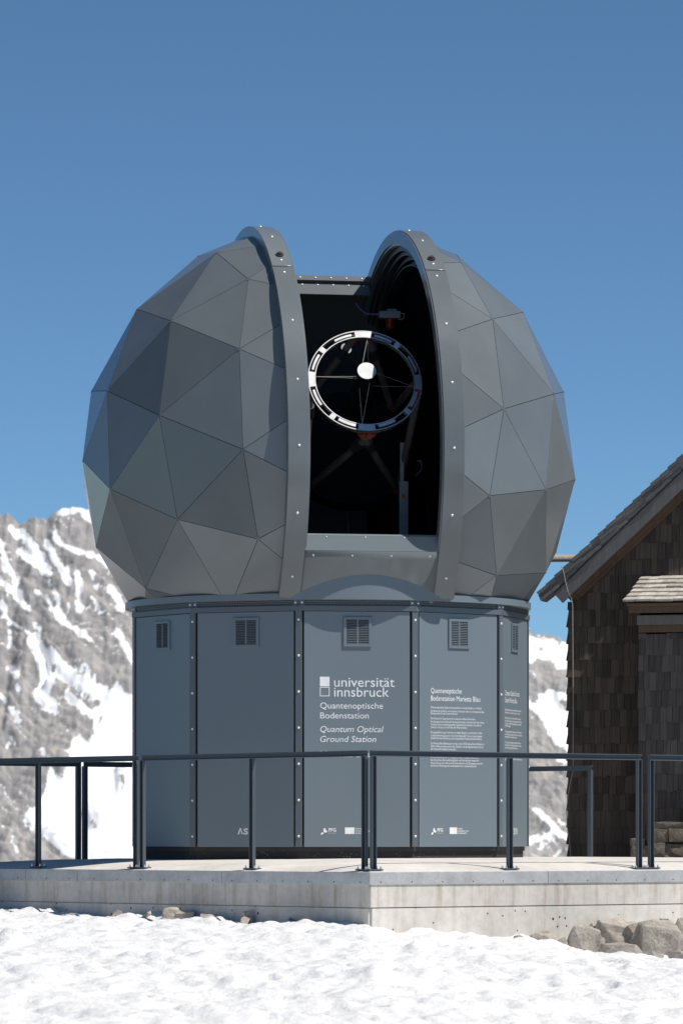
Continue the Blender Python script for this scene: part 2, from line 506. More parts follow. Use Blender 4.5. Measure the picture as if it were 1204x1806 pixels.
def build_mountain():
    YR = 1700.
    rp = [(-2500, 1200), (-1200, 1010), (-500, 960), (-200, 925), (-60, 915), (0, 907), (13, 906), (24, 911), (34, 927), (43, 922), (64, 911), (73, 919), (86, 915), (95, 907),
          (104, 902), (121, 897), (138, 896), (158, 898), (240, 915), (420, 960), (700, 1040), (928, 1113), (950, 1120), (970, 1121), (1000, 1136), (1100, 1160), (1500, 1230), (2500, 1180), (4500, 1300)]
    xs = axis([(-900, -300, 12), (-300, -150, 3), (-150, -58, .55), (-58, 56, 2.5), (56, 92, .55), (92, 300, 4), (300, 900, 14)])
    ys = axis([(700, 1400, 28), (1400, 1535, 5), (1535, 1722, .75), (1722, 1800, 6), (1800, 2100, 40)])
    X, Y = np.meshgrid(xs, ys)
    wob = 8*fbm(X/60, X*0+3.3, 3, 5)
    ridge_y = YR + wob
    rz = np.interp(CX + X*F/YR, [p[0] for p in rp], [CAMZ + (HY-p[1])*YR/F for p in rp])
    low = -22.0
    t = np.clip((Y-1545)/(ridge_y-1545), 0, 1)
    face = low + (rz-low)*(.80*t + .20*t**3)
    foot = low - (1545-Y)*.45
    Z = np.where(Y < 1545, foot, face)
    Z = np.where(Y > ridge_y, rz - (Y-ridge_y)*.7, Z)
    amp = np.clip((1-t)*6, .12, 1)*np.clip((Y-900)/300, 0.2, 1)
    # diagonal gullies and strata steps
    ca, sa = math.cos(.62), math.sin(.62)
    U = X*ca + (Y-1600)*-.35; V = Z*sa + X*.2
    rel = 3.2*ridged(U/26 + .35*fbm(X/30, Y/30, 2, 9), (Y+X*.5)/60, 6, 51)
    S = (Z + X*.62)/9 + .7*fbm(X/25, Y/25, 3, 61)
    step = (S-np.floor(S)); rel += 2.0*np.clip(step*1.5, 0, 1)
    S2 = (Z + X*.55)/3.1 + .9*fbm(X/11, Y/11, 3, 65); st2 = S2-np.floor(S2); rel += 1.0*np.clip(st2*1.6, 0, 1)
    rel += 1.3*(ridged(X/9, Y/9, 5, 71)-.6)
    def snow_cover(Z):
        # --- where old snow lies (strokes on the face, in photo-pixel measure)
        PX = CX + X*F/Y; PY = HY - (Z-CAMZ)*F/Y
        wx = 4*fbm(PX/24, PY/24, 4, 91, .6); wy = 4*fbm(PX/24, PY/24, 4, 97, .6)
        QX, QY = PX+wx, PY+wy
        s = np.full(X.shape, -60.)
        def stroke(pts, w):
            nonlocal s
            for (x0, y0), (x1, y1) in zip(pts[:-1], pts[1:]):
                dx, dy = x1-x0, y1-y0; k = np.clip(((QX-x0)*dx+(QY-y0)*dy)/(dx*dx+dy*dy+1e-6), 0, 1)
                d = w/2 - np.hypot(QX-x0-k*dx, QY-y0-k*dy); s = np.maximum(s, d)
        def area(pts, sign=1):
            nonlocal s
            ins = np.zeros(X.shape, bool); dm = np.full(X.shape, 1e9); n = len(pts)
            for i in range(n):
                (x0, y0), (x1, y1) = pts[i], pts[(i+1) % n]
                c = ((y0 > QY) != (y1 > QY)) & (QX < (x1-x0)*(QY-y0)/((y1-y0) or 1e-9)+x0); ins ^= c
                dx, dy = x1-x0, y1-y0; k = np.clip(((QX-x0)*dx+(QY-y0)*dy)/(dx*dx+dy*dy+1e-6), 0, 1)
                dm = np.minimum(dm, np.hypot(QX-x0-k*dx, QY-y0-k*dy))
            sd = np.where(ins, dm, -dm)
            s = np.maximum(s, sd) if sign > 0 else np.minimum(s, -sd)
        for pts, w in [([(108, 903), (135, 897), (160, 905)], 13), ([(150, 906), (165, 918)], 12), ([(18, 932), (30, 946)], 10), ([(38, 940), (58, 962), (72, 985), (84, 1006)], 17), ([(36, 972), (60, 990), (78, 1004)], 17),
                       ([(82, 958), (95, 985), (112, 1008), (121, 1026)], 13), ([(98, 942), (108, 960), (130, 970), (170, 981), (196, 1002)], 10), ([(135, 1008), (142, 1026), (138, 1050), (140, 1076)], 11), ([(119, 1000), (121, 1020)], 8),
                       ([(-40, 930), (0, 958), (10, 995), (30, 1028)], 12), ([(-30, 1000), (0, 1022), (15, 1036), (36, 1046)], 12), ([(30, 1054), (52, 1076)], 11), ([(68, 1044), (90, 1062)], 8), ([(84, 1022), (94, 1036)], 6),
                       ([(97, 1044), (105, 1061)], 7), ([(90, 1072), (112, 1087)], 9), ([(103, 1088), (130, 1108), (158, 1128)], 11), ([(162, 1054), (175, 1072)], 5), ([(196, 1036), (214, 1070)], 14), ([(206, 1114), (224, 1144), (240, 1168)], 13),
                       ([(160, 1008), (166, 1012)], 9), ([(165, 1030), (170, 1036)], 7), ([(60, 1128), (78, 1165), (86, 1200), (70, 1225), (92, 1246)], 24), ([(88, 1150), (140, 1198), (165, 1222)], 17), ([(130, 1160), (170, 1196)], 9), ([(0, 1225), (36, 1272)], 8),
                       ([(20, 1180), (30, 1190)], 14), ([(110, 1186), (150, 1208), (190, 1228), (250, 1244)], 26), ([(118, 1222), (160, 1262)], 14), ([(205, 1210), (214, 1222)], 12), ([(16, 1314), (14, 1318)], 7), ([(74, 1322), (77, 1330)], 7), ([(30, 1208), (34, 1214)], 9),
                       ([(15, 1110), (20, 1130), (12, 1150)], 6), ([(0, 1060), (10, 1080)], 10), ([(20, 1480), (30, 1500)], 7), ([(120, 1060), (123, 1076)], 4), ([(60, 1100), (72, 1110)], 8), ([(20, 1100), (50, 1115)], 6),
                       ([(944, 1428), (966, 1446), (985, 1466), (1010, 1486)], 10), ([(985, 1446), (992, 1452)], 8), ([(930, 1484), (968, 1475)], 12), ([(952, 1498), (956, 1494)], 5), ([(980, 1508), (988, 1500)], 6), ([(975, 1464), (990, 1474)], 12), ([(982, 1340), (1000, 1346)], 7)]:
            stroke(pts, w)
        area([(165, 1248), (260, 1214), (260, 1530), (138, 1524), (105, 1500), (78, 1476), (46, 1448), (44, 1434), (62, 1424), (80, 1395), (88, 1352), (112, 1364), (122, 1336), (128, 1302), (142, 1292), (158, 1308), (172, 1284), (160, 1262)])
        area([(900, 1108), (940, 1124), (968, 1126), (1040, 1146), (1040, 1180), (985, 1180), (968, 1166), (945, 1162), (940, 1170), (900, 1168)])
        area([(900, 1225), (928, 1232), (944, 1240), (948, 1222), (960, 1226), (966, 1218), (1010, 1222), (1060, 1250), (1060, 1350), (1002, 1330), (975, 1310), (962, 1284), (950, 1264), (930, 1246), (900, 1240)])
        for pts in ([(212, 1366), (218, 1362), (220, 1384), (214, 1394)], [(160, 1446), (165, 1444), (172, 1462), (167, 1462)], [(172, 1262), (180, 1260), (176, 1280)], [(92, 1340), (104, 1350), (109, 1372), (96, 1366)],
                    [(946, 1140), (956, 1144), (950, 1148)], [(984, 1234), (1000, 1236), (1004, 1256), (994, 1248)], [(946, 1112), (956, 1128), (975, 1126), (985, 1136), (990, 1132), (960, 1118)], [(188, 1244), (196, 1240), (192, 1250)]):
            area(pts, -1)
        led = np.where((np.abs(st2-.12) < .10) & (fbm(X/30, Z/22, 3, 141) > .06), 1.5, -60.)
        s = np.maximum(s, led)
        out = (PX < -20) | ((PX > 250) & (PX < 905)) | (PX > 1060) | (Y > 1722)
        gen = 26*(fbm(X/45+Y/90, Z/30, 4, 111)-.02)
        s = np.where(out, np.maximum(s, gen), s)
        a = np.clip(.5 + s/15., 0, 1)
        return s, a
    s, a = snow_cover(Z)
    Z = Z + ((rel-2.6)*(1-.82*a*np.clip((s-3)/8, 0, 1)))*amp*np.where(Y > ridge_y, .3, 1)
    Z += np.where(t > .93, 1, 0)*.9*fbm(X/2.0, X*0+1.7, 3, 81)
    s, a = snow_cover(Z)
    me = grid_mesh("mountain", X, Y, Z)
    at_ = me.attributes.new("snow", 'FLOAT', 'POINT'); at_.data.foreach_set("value", a.ravel().astype(np.float32))
    return me
tag(place("mountain", build_mountain(), M['mount']), "grey limestone mountain face streaked with old snow", "mountain", kind="structure")

# ------------------------------------------------------------------ concrete platform
BOLT = None
def bolt_mesh():
    bm = bmesh.new()
    bmesh.ops.create_uvsphere(bm, u_segments=8, v_segments=6, radius=1)
    bmesh.ops.delete(bm, geom=[v for v in bm.verts if v.co.z < -.05], context='VERTS')
    for v in bm.verts: v.co.z *= .62
    bm.faces.ensure_lookup_table()
    for f in bm.faces: f.smooth = True
    me = bpy.data.meshes.new("bolt"); bm.to_mesh(me); bm.free()
    me.materials.append(M['bolt']); return me
BOLT = bolt_mesh()
RIVET = BOLT.copy(); RIVET.materials.clear(); RIVET.materials.append(M['gasket'])
def bolt(parent, p, n, r=.0115, me=None, name="bolt"):
    return place(name, me or BOLT, None, parent, p, Vector(n).to_track_quat('Z', 'Y'), (r, r, r))

plat = empty("concrete_platform", deck_pt(LEN_R/2, LEN_L/2, -.5), "pale concrete platform with metal edge strip under the observatory", "platform")
def deck_mesh():
    rr = axis([(0, .9, .06), (.9, LEN_R-.9, .3), (LEN_R-.9, LEN_R, .1)]); ll = axis([(0, .9, .06), (.9, LEN_L-.9, .3), (LEN_L-.9, LEN_L, .1)])
    R_, L_ = np.meshgrid(rr, ll)
    d = np.minimum(np.minimum(R_, L_), np.minimum(LEN_R-R_, LEN_L-L_))
    z = -.016 + .106*(1-np.exp(-d/.55)) + .003*fbm(R_*1.2, L_*1.2, 2, 121)*np.clip(d*4, 0, 1)
    x = A0.x + DR.x*R_ + DL.x*L_; y = A0.y + DR.y*R_ + DL.y*L_
    return grid_mesh("deck_surface", x, y, z)
place("deck_surface", deck_mesh(), M['deck'], plat)
def side_box(mb, e, n, p, a, b, z0, z1, d0, d1):
    """box on a platform side: along e from a to b, from depth d0 to d1 (outwards n)"""
    c = p + e*((a+b)/2) + n*((d0+d1)/2); c.z = (z0+z1)/2
    mb.obox(c, e*((b-a)/2), n*((d1-d0)/2), Vector((0, 0, (z1-z0)/2)))
def px_along(px, e, p):
    """distance along the line p + e t where it meets photo column px"""
    k = (px-CX)/F
    return (k*p.y - p.x)/(e.x - k*e.y)
sides = [(DL, -DR, A0, LEN_L, [47, 138, 392]), (DR, -DL, A0, LEN_R, [965]),
         (DR, DL, A0+DL*LEN_L, LEN_R, []), (DL, DR, A0+DR*LEN_R, LEN_L, [])]
for k, (e, n, p, ln, seams) in enumerate(sides):
    up = MB(); side_box(up, e, n, p, .012 if k < 2 else 0, ln-.012, -.303, -.112, -.6, -.004); w = up.build("upper_wall", M['wall'], plat)
    lo = MB(); side_box(lo, e, n, p, .03, ln-.03, -1.6, -.312, -.62, -.009); lo.build("lower_wall", M['wall_low'], plat)
    gr_ = MB(); side_box(gr_, e, n, p, .03, ln-.03, -.3125, -.3025, -.5, -.028); gr_.build("shadow_joint", M['wall'], plat)
    cuts = sorted([px_along(s, e, p) for s in seams]); cuts = [c for c in cuts if 0 < c < ln]
    if k == 1: cuts += [cuts[0]+2.0]
    if k == 0: cuts = cuts
    ed = [-.008 if k < 2 else 0] + cuts + [ln+.0]
    for a, b in zip(ed[:-1], ed[1:]):
        mb = MB(); side_box(mb, e, n, p, a+.002, b-.002, -.116, -.011, -.03, .008)
        fl = mb.build("edge_flashing", M['flash'], plat, bevel=.003)
        if k < 2:
            t = a+.12
            while t < b-.03:
                q = p + e*t + n*.009; q.z = -.093
                bolt(fl, q, n, .006, RIVET, "rivet"); t += .34
# ------------------------------------------------------------------ railings
UP = Vector((0, 0, 1))
def channel(mb, p0, p1, wdir, out, w=.050, dep=.034, th=.007):
    """C-profile bar from p0 to p1; flanges across wdir point towards out"""
    d = p1-p0; c = (p0+p1)/2; h = d/2
    mb.obox(c - out*(dep/2-th/2), h, wdir*(w/2-th), out*(th/2))
    for s in (-1, 1): mb.obox(c + wdir*(s*(w/2-th/2)), h, wdir*(th/2), out*(dep/2))
def rail_frame(line_p, e, out, ts, label, ends=(True, True), plates=True):
    base = [line_p + e*t for t in ts]
    for b in base: b.z = deck_z(*deck_uv(b))
    root = empty("steel_railing", base[0], label, "railing", "steel railings round the platform")
    top = 1.0
    mb = MB(); a = base[0].copy(); b = base[-1].copy(); a.z = b.z = top-.025
    channel(mb, a - e*.025, b + e*.025, UP, out); mb.build("top_rail", M['rail'], root, bevel=.0015)
    for i, q in enumerate(base):
        mb = MB(); t = q.copy(); t.z = top-.0505; f = q.copy(); f.z = q.z+.012
        channel(mb, f, t, e, out); post = mb.build("post", M['rail'], root, bevel=.0015)
        pl = MB(); pl.obox(q + UP*.006, e*.078, out*.04, UP*.006); pp = pl.build("base_plate", M['rail'], root, bevel=.001)
        for s in (-1, 1):
            for r in (-1, 1):
                hb = MB(); c = q + e*(s*.060) + out*(r*.024)
                hb.tube(c+UP*.012, c+UP*.021, .0105, n=6).tube(c+UP*.021, c+UP*.034, .006, n=8)
                hb.build("anchor_bolt", M['zinc'], pp)
    return root
INS = .10
lp = A0 + DR*INS + DL*INS
tl = lambda px: px_along(px, DL, lp); tr = lambda px: px_along(px, DR, lp)
rail_frame(lp, DR, -DL, [tr(658), tr(898), tr(1126)], "grey steel railing in front of the lettered wall, right of the near corner")
rail_frame(lp, DR, -DL, [tr(1147), tr(1147)+1.25, tr(1147)+2.5], "grey steel railing at the right edge in front of the wooden hut")
rail_frame(lp, DL, -DR, [tl(643), tl(445), tl(252)], "grey steel railing in front of the wall, left of the near corner")
rail_frame(lp, DL, -DR, [tl(240.5), tl(68), LEN_L-.25], "shaded steel railing at the left edge, nearer of the two")
bl = A0 + DL*(LEN_L-INS) + DR*INS
tb = lambda px: px_along(px, DR, bl)
rail_frame(bl, DR, DL, [.02, tb(138.5)], "dark steel railing at the back left, its left end out of frame")
rail_frame(bl, DR, DL, [tb(150), tb(150)+2.0, LEN_R-.35], "dark steel railing running behind the drum on the back left")
br = A0 + DR*(LEN_R-INS) + DL*(LEN_L-INS)
te = px_along(1040, -DL, br)
rail_frame(br, -DL, DR, [.02, te], "far steel railing ending in front of the wooden hut wall")
# corner joint plate between the two front frames
cb = lp + DR*.0 + DL*.0
# ------------------------------------------------------------------ observatory drum (base building)
C = Vector((-.125, 42.3, 3.734)); RD = 2.3107
NS = 11; STEP = 2*math.pi/NS; TH0 = math.radians(-7.9); RP = 1.86
def ang(i): return TH0 + STEP*i
def outn(t): return Vector((math.sin(t), -math.cos(t), 0))
def tan(t): return Vector((math.cos(t), math.sin(t), 0))
CB = Vector((C.x, C.y, 0)); PHI_ = math.radians(11.5)
APO = RP*math.cos(STEP/2); HALF = RP*math.sin(STEP/2)
drum = empty("observatory_drum", CB + UP*.08, "grey eleven-sided drum with lettered metal wall panels under the dome", "building")
PZ0, PZ1 = .19, 2.295
def ngon_prism(R, z0, z1, n=NS, t0=None, cap=True, rin=None):
    mb = MB(); t0 = TH0 if t0 is None else t0
    ring = [CB + outn(t0 + 2*math.pi*i/n)*R for i in range(n)]
    for i in range(n):
        a, b = ring[i], ring[(i+1) % n]
        mb.poly([(a.x, a.y, z0), (b.x, b.y, z0), (b.x, b.y, z1), (a.x, a.y, z1)])
    if cap:
        mb.poly([(q.x, q.y, z1) for q in ring]); mb.poly([(q.x, q.y, z0) for q in reversed(ring)])
    return mb
ngon_prism(RP-.030, .15, 2.40).build("core_wall", M['gasket'], drum)
ngon_prism(RP-.045, -.02, .186).build("plinth_strip", M['bitumen'], drum)
panels = {}
def panel_frame(i):
    t = ang(i)+STEP/2
    return t, outn(t), tan(t)
vent_px = {-3: None}
for i in range(NS):
    t, n, tv = panel_frame(i)
    hw = HALF-.047
    mb = MB(); c = CB + n*(APO-.006); c.z = (PZ0+PZ1)/2
    mb.obox(c, tv*hw, n*.012, UP*((PZ1-PZ0)/2))
    pn = mb.build("wall_panel", M['drum'], drum, bevel=.003); panels[i % NS] = pn
    # head rail above the panel
    hb = MB(); c = CB + n*(APO+.004); c.z = 2.322; hb.obox(c, tv*(HALF+.004), n*.016, UP*.0235); hb.build("head_rail", M['trim'], drum, bevel=.002)
    # perforated vent strip
    mb = MB(); a = CB + n*(APO+.006); zz0, zz1 = 2.348, 2.398
    q = [a - tv*HALF, a + tv*HALF]
    mb.poly([(q[0].x, q[0].y, zz0), (q[1].x, q[1].y, zz0), (q[1].x, q[1].y, zz1), (q[0].x, q[0].y, zz1)])
    st = mb.build("vent_strip", M['perf'], drum)
    uv = st.data.uv_layers.new(name="UVMap")
    for k, co in enumerate(((0, 0), (64, 0), (64, 3), (0, 3))): uv.data[k].uv = co
    # corner cover strip with bolts
    tc = ang(i); nc, tcv = outn(tc), tan(tc)
    mb = MB(); c = CB + nc*(RP+.0005); c.z = (PZ0+2.30)/2; mb.obox(c, tcv*.030, nc*.010, UP*((2.30-PZ0)/2))
    cs = mb.build("corner_strip", M['trim'], drum, bevel=.004)
    if math.cos(tc) > -.25:
        for k in range(7): bolt(cs, CB + nc*(RP+.0105) + UP*(2.22 - .3225*k), nc, .0120)
        for s in (-1, 1): bolt(cs, CB + outn(tc+s*.016)*(RP-.012) + UP*2.372 + nc*.02, nc, .0095)
        jb = MB(); c = CB + nc*(RP-.004); c.z = 2.3725; jb.obox(c, tcv*.05, nc*.008, UP*.0245); jb.build("joint_plate", M['trim'], drum, bevel=.002)
# louvred vents: photo column of the centre on each visible panel
def louvre(i, px, py=1114):
    t, n, tv = panel_frame(i)
    c = ray_plane(px, py, CB + n*APO, n); c.z = 2.112
    c = c - n*((c-CB).dot(n)-APO)
    root_panel = panels[i % NS]
    mb = MB(); W_, H_ = .128, .133
    for s in (-1, 1):
        mb.obox(c + tv*(s*(W_-.014)) + n*.012, tv*.014, n*.008, UP*H_)
        mb.obox(c + UP*(s*(H_-.012)) + n*.012, tv*(W_-.028), n*.008, UP*.012)
    mb.obox(c + n*.011, tv*.007, n*.007, UP*(H_-.024))
    mb.build("louvre_frame", M['drum'], root_panel, bevel=.002)
    mb = MB(); mb.obox(c + n*.0065, tv*(W_-.01), n*.0008, UP*(H_-.01)); mb.build("louvre_back", M['gasket'], root_panel)
    mb = MB()
    for s in (-1, 1):
        cc = c + tv*(s*(W_-.028+.007)/2) + n*.012
        hw = (W_-.028-.007)/2
        for k in range(14):
            z = (k-6.5)*((H_-.026)*2/14)
            d = (n*.0065 - UP*.0045); mb.obox(cc + UP*z, tv*hw, d, (n*.45+UP*.9).normalized()*.0012)
    mb.build("louvre_slats", M['drum'], root_panel)
for i, px in ((-2, 289), (-1, 435), (0, 630), (1, 807.5), (2, 905)): louvre(i, px)

# lettering and marks -------------------------------------------------------------
def text_obj(i, body, px0, px1, py_base, parent, italic=False, size_px=None, name="lettering", bold=0.0, flip=False):
    """flat vinyl text on wall panel i, left edge px0, right edge px1, baseline row py_base"""
    t, n, tv = panel_frame(i)
    pl = CB + n*(APO+.0072)
    p0 = ray_plane(px0, py_base, pl, n); p1 = ray_plane(px1, py_base, pl, n)
    cu = bpy.data.curves.new("t", 'FONT'); cu.body = body; cu.size = 1.0
    if italic: cu.shear = .21
    cu.offset = bold; cu.resolution_u = 3
    to = bpy.data.objects.new("t", cu); COL.objects.link(to)
    me = bpy.data.meshes.new_from_object(to.evaluated_get(bpy.context.evaluated_depsgraph_get()))
    bpy.data.objects.remove(to); bpy.data.curves.remove(cu)
    xs_ = [v.co.x for v in me.vertices]
    w = max(xs_)-min(xs_); sx = (p1-p0).dot(tv)/w
    sz = (size_px*p0.y/F) if size_px else sx
    x0 = min(xs_)
    for v in me.vertices:
        q = p0 + tv*((v.co.x-x0)*sx) + UP*(v.co.y*sz); v.co = q
    me.name = name
    return place(name, me, M['vinyl'], parent)
def rect_mark(mb, i, x0, y0, x1, y1, off=.0074):
    t, n, tv = panel_frame(i); pl = CB + n*(APO+off)
    mb.poly([ray_plane(a, b, pl, n) for a, b in ((x0, y1), (x1, y1), (x1, y0), (x0, y0))])
def poly_mark(mb, i, pts, off=.0074):
    t, n, tv = panel_frame(i); pl = CB + n*(APO+off)
    mb.poly([ray_plane(a, b, pl, n) for a, b in pts])
P3, P4, P5, P2 = panels[0], panels[1], panels[2], panels[10]
mb = MB(); rect_mark(mb, 0, 564, 1193.5, 581, 1210.5)
rect_mark(mb, 0, 564, 1211.8, 581, 1213); rect_mark(mb, 0, 564, 1226.8, 581, 1228); rect_mark(mb, 0, 564, 1213, 565.2, 1226.8); rect_mark(mb, 0, 579.8, 1213, 581, 1226.8)
mb.build("emblem_squares", M['vinyl'], P3)
text_obj(0, "universität", 589, 695.5, 1211, P3, size_px=24.5, bold=0)
text_obj(0, "innsbruck", 589, 685.5, 1228.5, P3, size_px=24.5, bold=0)
text_obj(0, "Quantenoptische", 564.5, 675, 1249.5, P3, size_px=15.5, bold=0)
text_obj(0, "Bodenstation", 564.5, 650, 1267, P3, size_px=15.5, bold=0)
text_obj(0, "Quantum Optical", 564.5, 676, 1291, P3, True, 15.5, bold=0)
text_obj(0, "Ground Station", 564.5, 663, 1308.5, P3, True, 15.5, bold=0)
text_obj(0, "Marietta Blau", 565, 655, 1335, P3, False, 15.5, bold=.01)
def body_text(i, x0, ratio, y0, lines, parent, slope=0.):
    for k, (dy, s, xr) in enumerate(lines): text_obj(i, s, x0, xr, y0+dy, parent, size_px=5.4, bold=0, name="small_print")
text_obj(1, "Quantenoptische", 759.5, 813.5, 1222, P4, size_px=13.0, bold=0)
text_obj(1, "Bodenstation Marietta Blau", 759.5, 846, 1235.5, P4, size_px=13.0, bold=0)
body_text(1, 759, 1, 0, [
 (1249, "Weltraumgestützte Quantenkommunikation benötigt Satelliten im Weltall.", 849), (1255.2, "Sie dienen als Quelle für verschränkte Lichtsignale oder als vertrauenswürdige", 853), (1259.6, "Relaispunkte für die Kommunikation.", 807),
 (1268.5, "Die Innsbrucker Quantenphysik ist eines der weltweit führenden", 837.5), (1274.2, "Forschungszentren im Bereich Quanteninformation und kann sich über dieses", 853), (1279.2, "Teleskop mittels satellitengestützter Quantenkommunikation mit anderen", 848.5), (1284, "Zentren in Europa und dem Rest der Welt verbinden.", 823.5),
 (1293, "Die geografische Lage Innsbrucks mit hohen Bergen in unmittelbarer Nähe", 849.5), (1298.6, "zu Spitzenforschungszentren macht die Hauptstadt Tirols zu einem idealen", 849.5), (1303.4, "Standort für die Entwicklung weltraumgestützter Quantenkommunikation.", 849.5),
 (1312.6, "Die Marietta Blau Bodenstation wurde im Jahr 2023 hier auf dem Hafelekar in", 853.5), (1317.8, "2269 m Höhe errichtet und ist über Glasfaser mit den Quantenoptik-Laboren", 852), (1322.6, "der Universität Innsbruck verbunden.", 804),
 (1336.8, "Die Bodenstation ermöglicht auch Experimente in", 843), (1342, "den Bereichen Astroteilchenphysik und Astrophysik sowie die", 844), (1347.2, "Verschränkung von entfernten Quantenspeichern und Quantenprozessoren", 850.5), (1352, "als Schritt in Richtung eines weltumspannenden Quanteninternets.", 840)], P4)
text_obj(2, "Quantum Optical Ground", 890, 915, 1226, P5, size_px=13.0, bold=0)
text_obj(2, "Station Marietta Blau", 890, 911, 1238.5, P5, size_px=13.0, bold=0)
body_text(2, 890, 1, 0, [(1253, "Space-based quantum communication needs", 918), (1258, "satellites as trusted nodes in orbit.", 916),
 (1267.5, "Quantum physics in Innsbruck is one of", 917.5), (1272.6, "the world's leading centres in quantum information", 919.5), (1277.4, "and can connect by telescope with others", 918.5), (1281.5, "in Europe.", 900),
 (1291.5, "The geographical location of Innsbruck", 919), (1296.5, "with high mountains close to research", 919.5), (1301, "makes it an ideal site.", 911), 
 (1310.5, "The ground station was built here in", 918), (1315.5, "2023 and is linked by fibre to the", 918.5), (1320, "university laboratories.", 912), (1339.5, "global quantum internet.", 920)], P5)
def funding(i, x0, k, y, parent):
    mb = MB()
    def blob(cx, cy, rx, ry, rot=0, n=12):
        return [(cx + k*(rx*math.cos(a)*math.cos(rot)-ry*math.sin(a)*math.sin(rot)), cy - (rx*math.cos(a)*math.sin(rot)+ry*math.sin(a)*math.cos(rot))) for a in [2*math.pi*j/n for j in range(n)]]
    poly_mark(mb, i, blob(x0+2.5*k, y+1.5, 2.9, 1.7, .7)); poly_mark(mb, i, blob(x0+8*k, y-2.6, 3.4, 2.3, -.35)); poly_mark(mb, i, blob(x0+6.5*k, y-6.2, 2.3, 1.5, .7)); poly_mark(mb, i, [(x0+4*k, y+.5), (x0+6*k, y-1.2), (x0+5.2*k, y-1.8), (x0+3.4*k, y-.4)])
    rect_mark(mb, i, x0+13.2*k, y+.6, x0+27*k, y+1.0)
    rect_mark(mb, i, x0+42.5*k, y-9.2, x0+59.5*k, y+2.4)
    mb.build("funding_marks", M['vinyl'], parent)
    text_obj(i, "FFG", x0+14*k, x0+27*k, y-1.8, parent, size_px=8.6, bold=.02)
    for dy, s, xe in ((-5.6, "Funded by", 72), (-1.6, "the European Union", 86), (2.2, "NextGenerationEU", 81)):
        text_obj(i, s, x0+61*k, x0+xe*k, y+dy, parent, size_px=4.4, bold=.012, name="small_print")
funding(0, 565.5, 1.0, 1468.5, P3)
funding(1, 760, .765, 1468.5, P4)
for dy, s in ((-5.6, "by"), (-1.6, "the EU"), (2.2, "gen EU")): text_obj(2, s, 905.2, 905.2+(7 if dy else 4), 1469+dy, P5, size_px=5, bold=.012, name="small_print")
mb = MB()
for x in (419.2, 439.2):
    poly_mark(mb, 10, [(x, 1471.5), (x+2.2, 1471.5), (x+5.0, 1463.2), (x+4.6, 1460.4), (x+3.7, 1460.4)])
    poly_mark(mb, 10, [(x+7.1, 1471.5), (x+9.3, 1471.5), (x+5.7, 1460.4), (x+4.6, 1460.4), (x+5.0, 1463.2)])
mb.build("maker_mark", M['vinyl'], P2)
text_obj(10, "S", 429.4, 437.6, 1471.4, P2, size_px=15.0, bold=.03)

# ------------------------------------------------------------------ dome
PHI = math.radians(11.5)
Uv = Vector((math.cos(PHI), math.sin(PHI), 0)); Vv = Vector((math.sin(PHI), -math.cos(PHI), 0))
def dp(u, r, a):      # across slit, radius and angle (0 = front, 90 = zenith) in the slit plane
    return C + Uv*u + Vv*(r*math.cos(a)) + UP*(r*math.sin(a))
dome = empty("observatory_dome", CB + UP*2.394, "grey faceted geodesic dome with its viewing slit open", "dome")
# turning collar, goes up inside the dome
mb = MB(); n_ = 96; RC = 1.888
for i in range(n_):
    t0, t1 = 2*math.pi*i/n_, 2*math.pi*(i+1)/n_
    a, b = CB + outn(t0)*RC, CB + outn(t1)*RC; a2, b2 = CB + outn(t0)*1.72, CB + outn(t1)*1.72
    mb.poly([(a.x, a.y, 2.394), (b.x, b.y, 2.394), (b.x, b.y, 2.452), (a.x, a.y, 2.452)])
    mb.poly([(a2.x, a2.y, 2.394), (b2.x, b2.y, 2.394), (b.x, b.y, 2.394), (a.x, a.y, 2.394)])
co_ = mb.mesh("base_collar"); bm = bmesh.new(); bm.from_mesh(co_); bmesh.ops.remove_doubles(bm, verts=bm.verts, dist=1e-5); bm.to_mesh(co_); bm.free()
co_.shade_smooth(); co_.set_sharp_from_angle(angle=math.radians(35)); place("base_collar", co_, M['drum'], dome)
cw = MB(); K_ = 24; W_A = math.asin(.77/1.893)
for i in range(K_):
    t0, t1 = PHI_ - W_A + 2*W_A*i/K_, PHI_ - W_A + 2*W_A*(i+1)/K_
    a, b = CB + outn(t0)*1.893, CB + outn(t1)*1.893
    cw.poly([(a.x, a.y, 2.397), (b.x, b.y, 2.397), (b.x, b.y, 2.80), (a.x, a.y, 2.80)])
co_ = cw.mesh("front_collar"); bm = bmesh.new(); bm.from_mesh(co_); bmesh.ops.remove_doubles(bm, verts=bm.verts, dist=1e-5); bm.to_mesh(co_); bm.free(); co_.shade_smooth()
place("front_collar", co_, M['drum'], dome)
mb = MB(); mb.poly([(CB + outn(2*math.pi*i/48)*1.86) + UP*2.50 for i in range(48)]); mb.build("inner_floor", M['black'], dome)

t_ = (1+5**.5)/2
IV = [Vector(v).normalized() for v in ((-1,t_,0),(1,t_,0),(-1,-t_,0),(1,-t_,0),(0,-1,t_),(0,1,t_),(0,-1,-t_),(0,1,-t_),(t_,0,-1),(t_,0,1),(-t_,0,-1),(-t_,0,1))]
IF = [(0,11,5),(0,5,1),(0,1,7),(0,7,10),(0,10,11),(1,5,9),(5,11,4),(11,10,2),(10,7,6),(7,1,8),(3,9,4),(3,4,2),(3,2,6),(3,6,8),(3,8,9),(4,9,5),(2,4,11),(6,2,10),(8,6,7),(9,8,1)]
ROT = {-1: Matrix(((-0.08936536, 0.67659021, -0.73091691), (0.38645648, -0.65280512, -0.65153423), (-0.91796798, -0.34069217, -0.2031345))),
        1: Matrix(((0.03720084, -0.33242863, 0.94239446), (-0.19514284, -0.92730822, -0.31940374), (0.98006906, -0.17201945, -0.0993677)))}
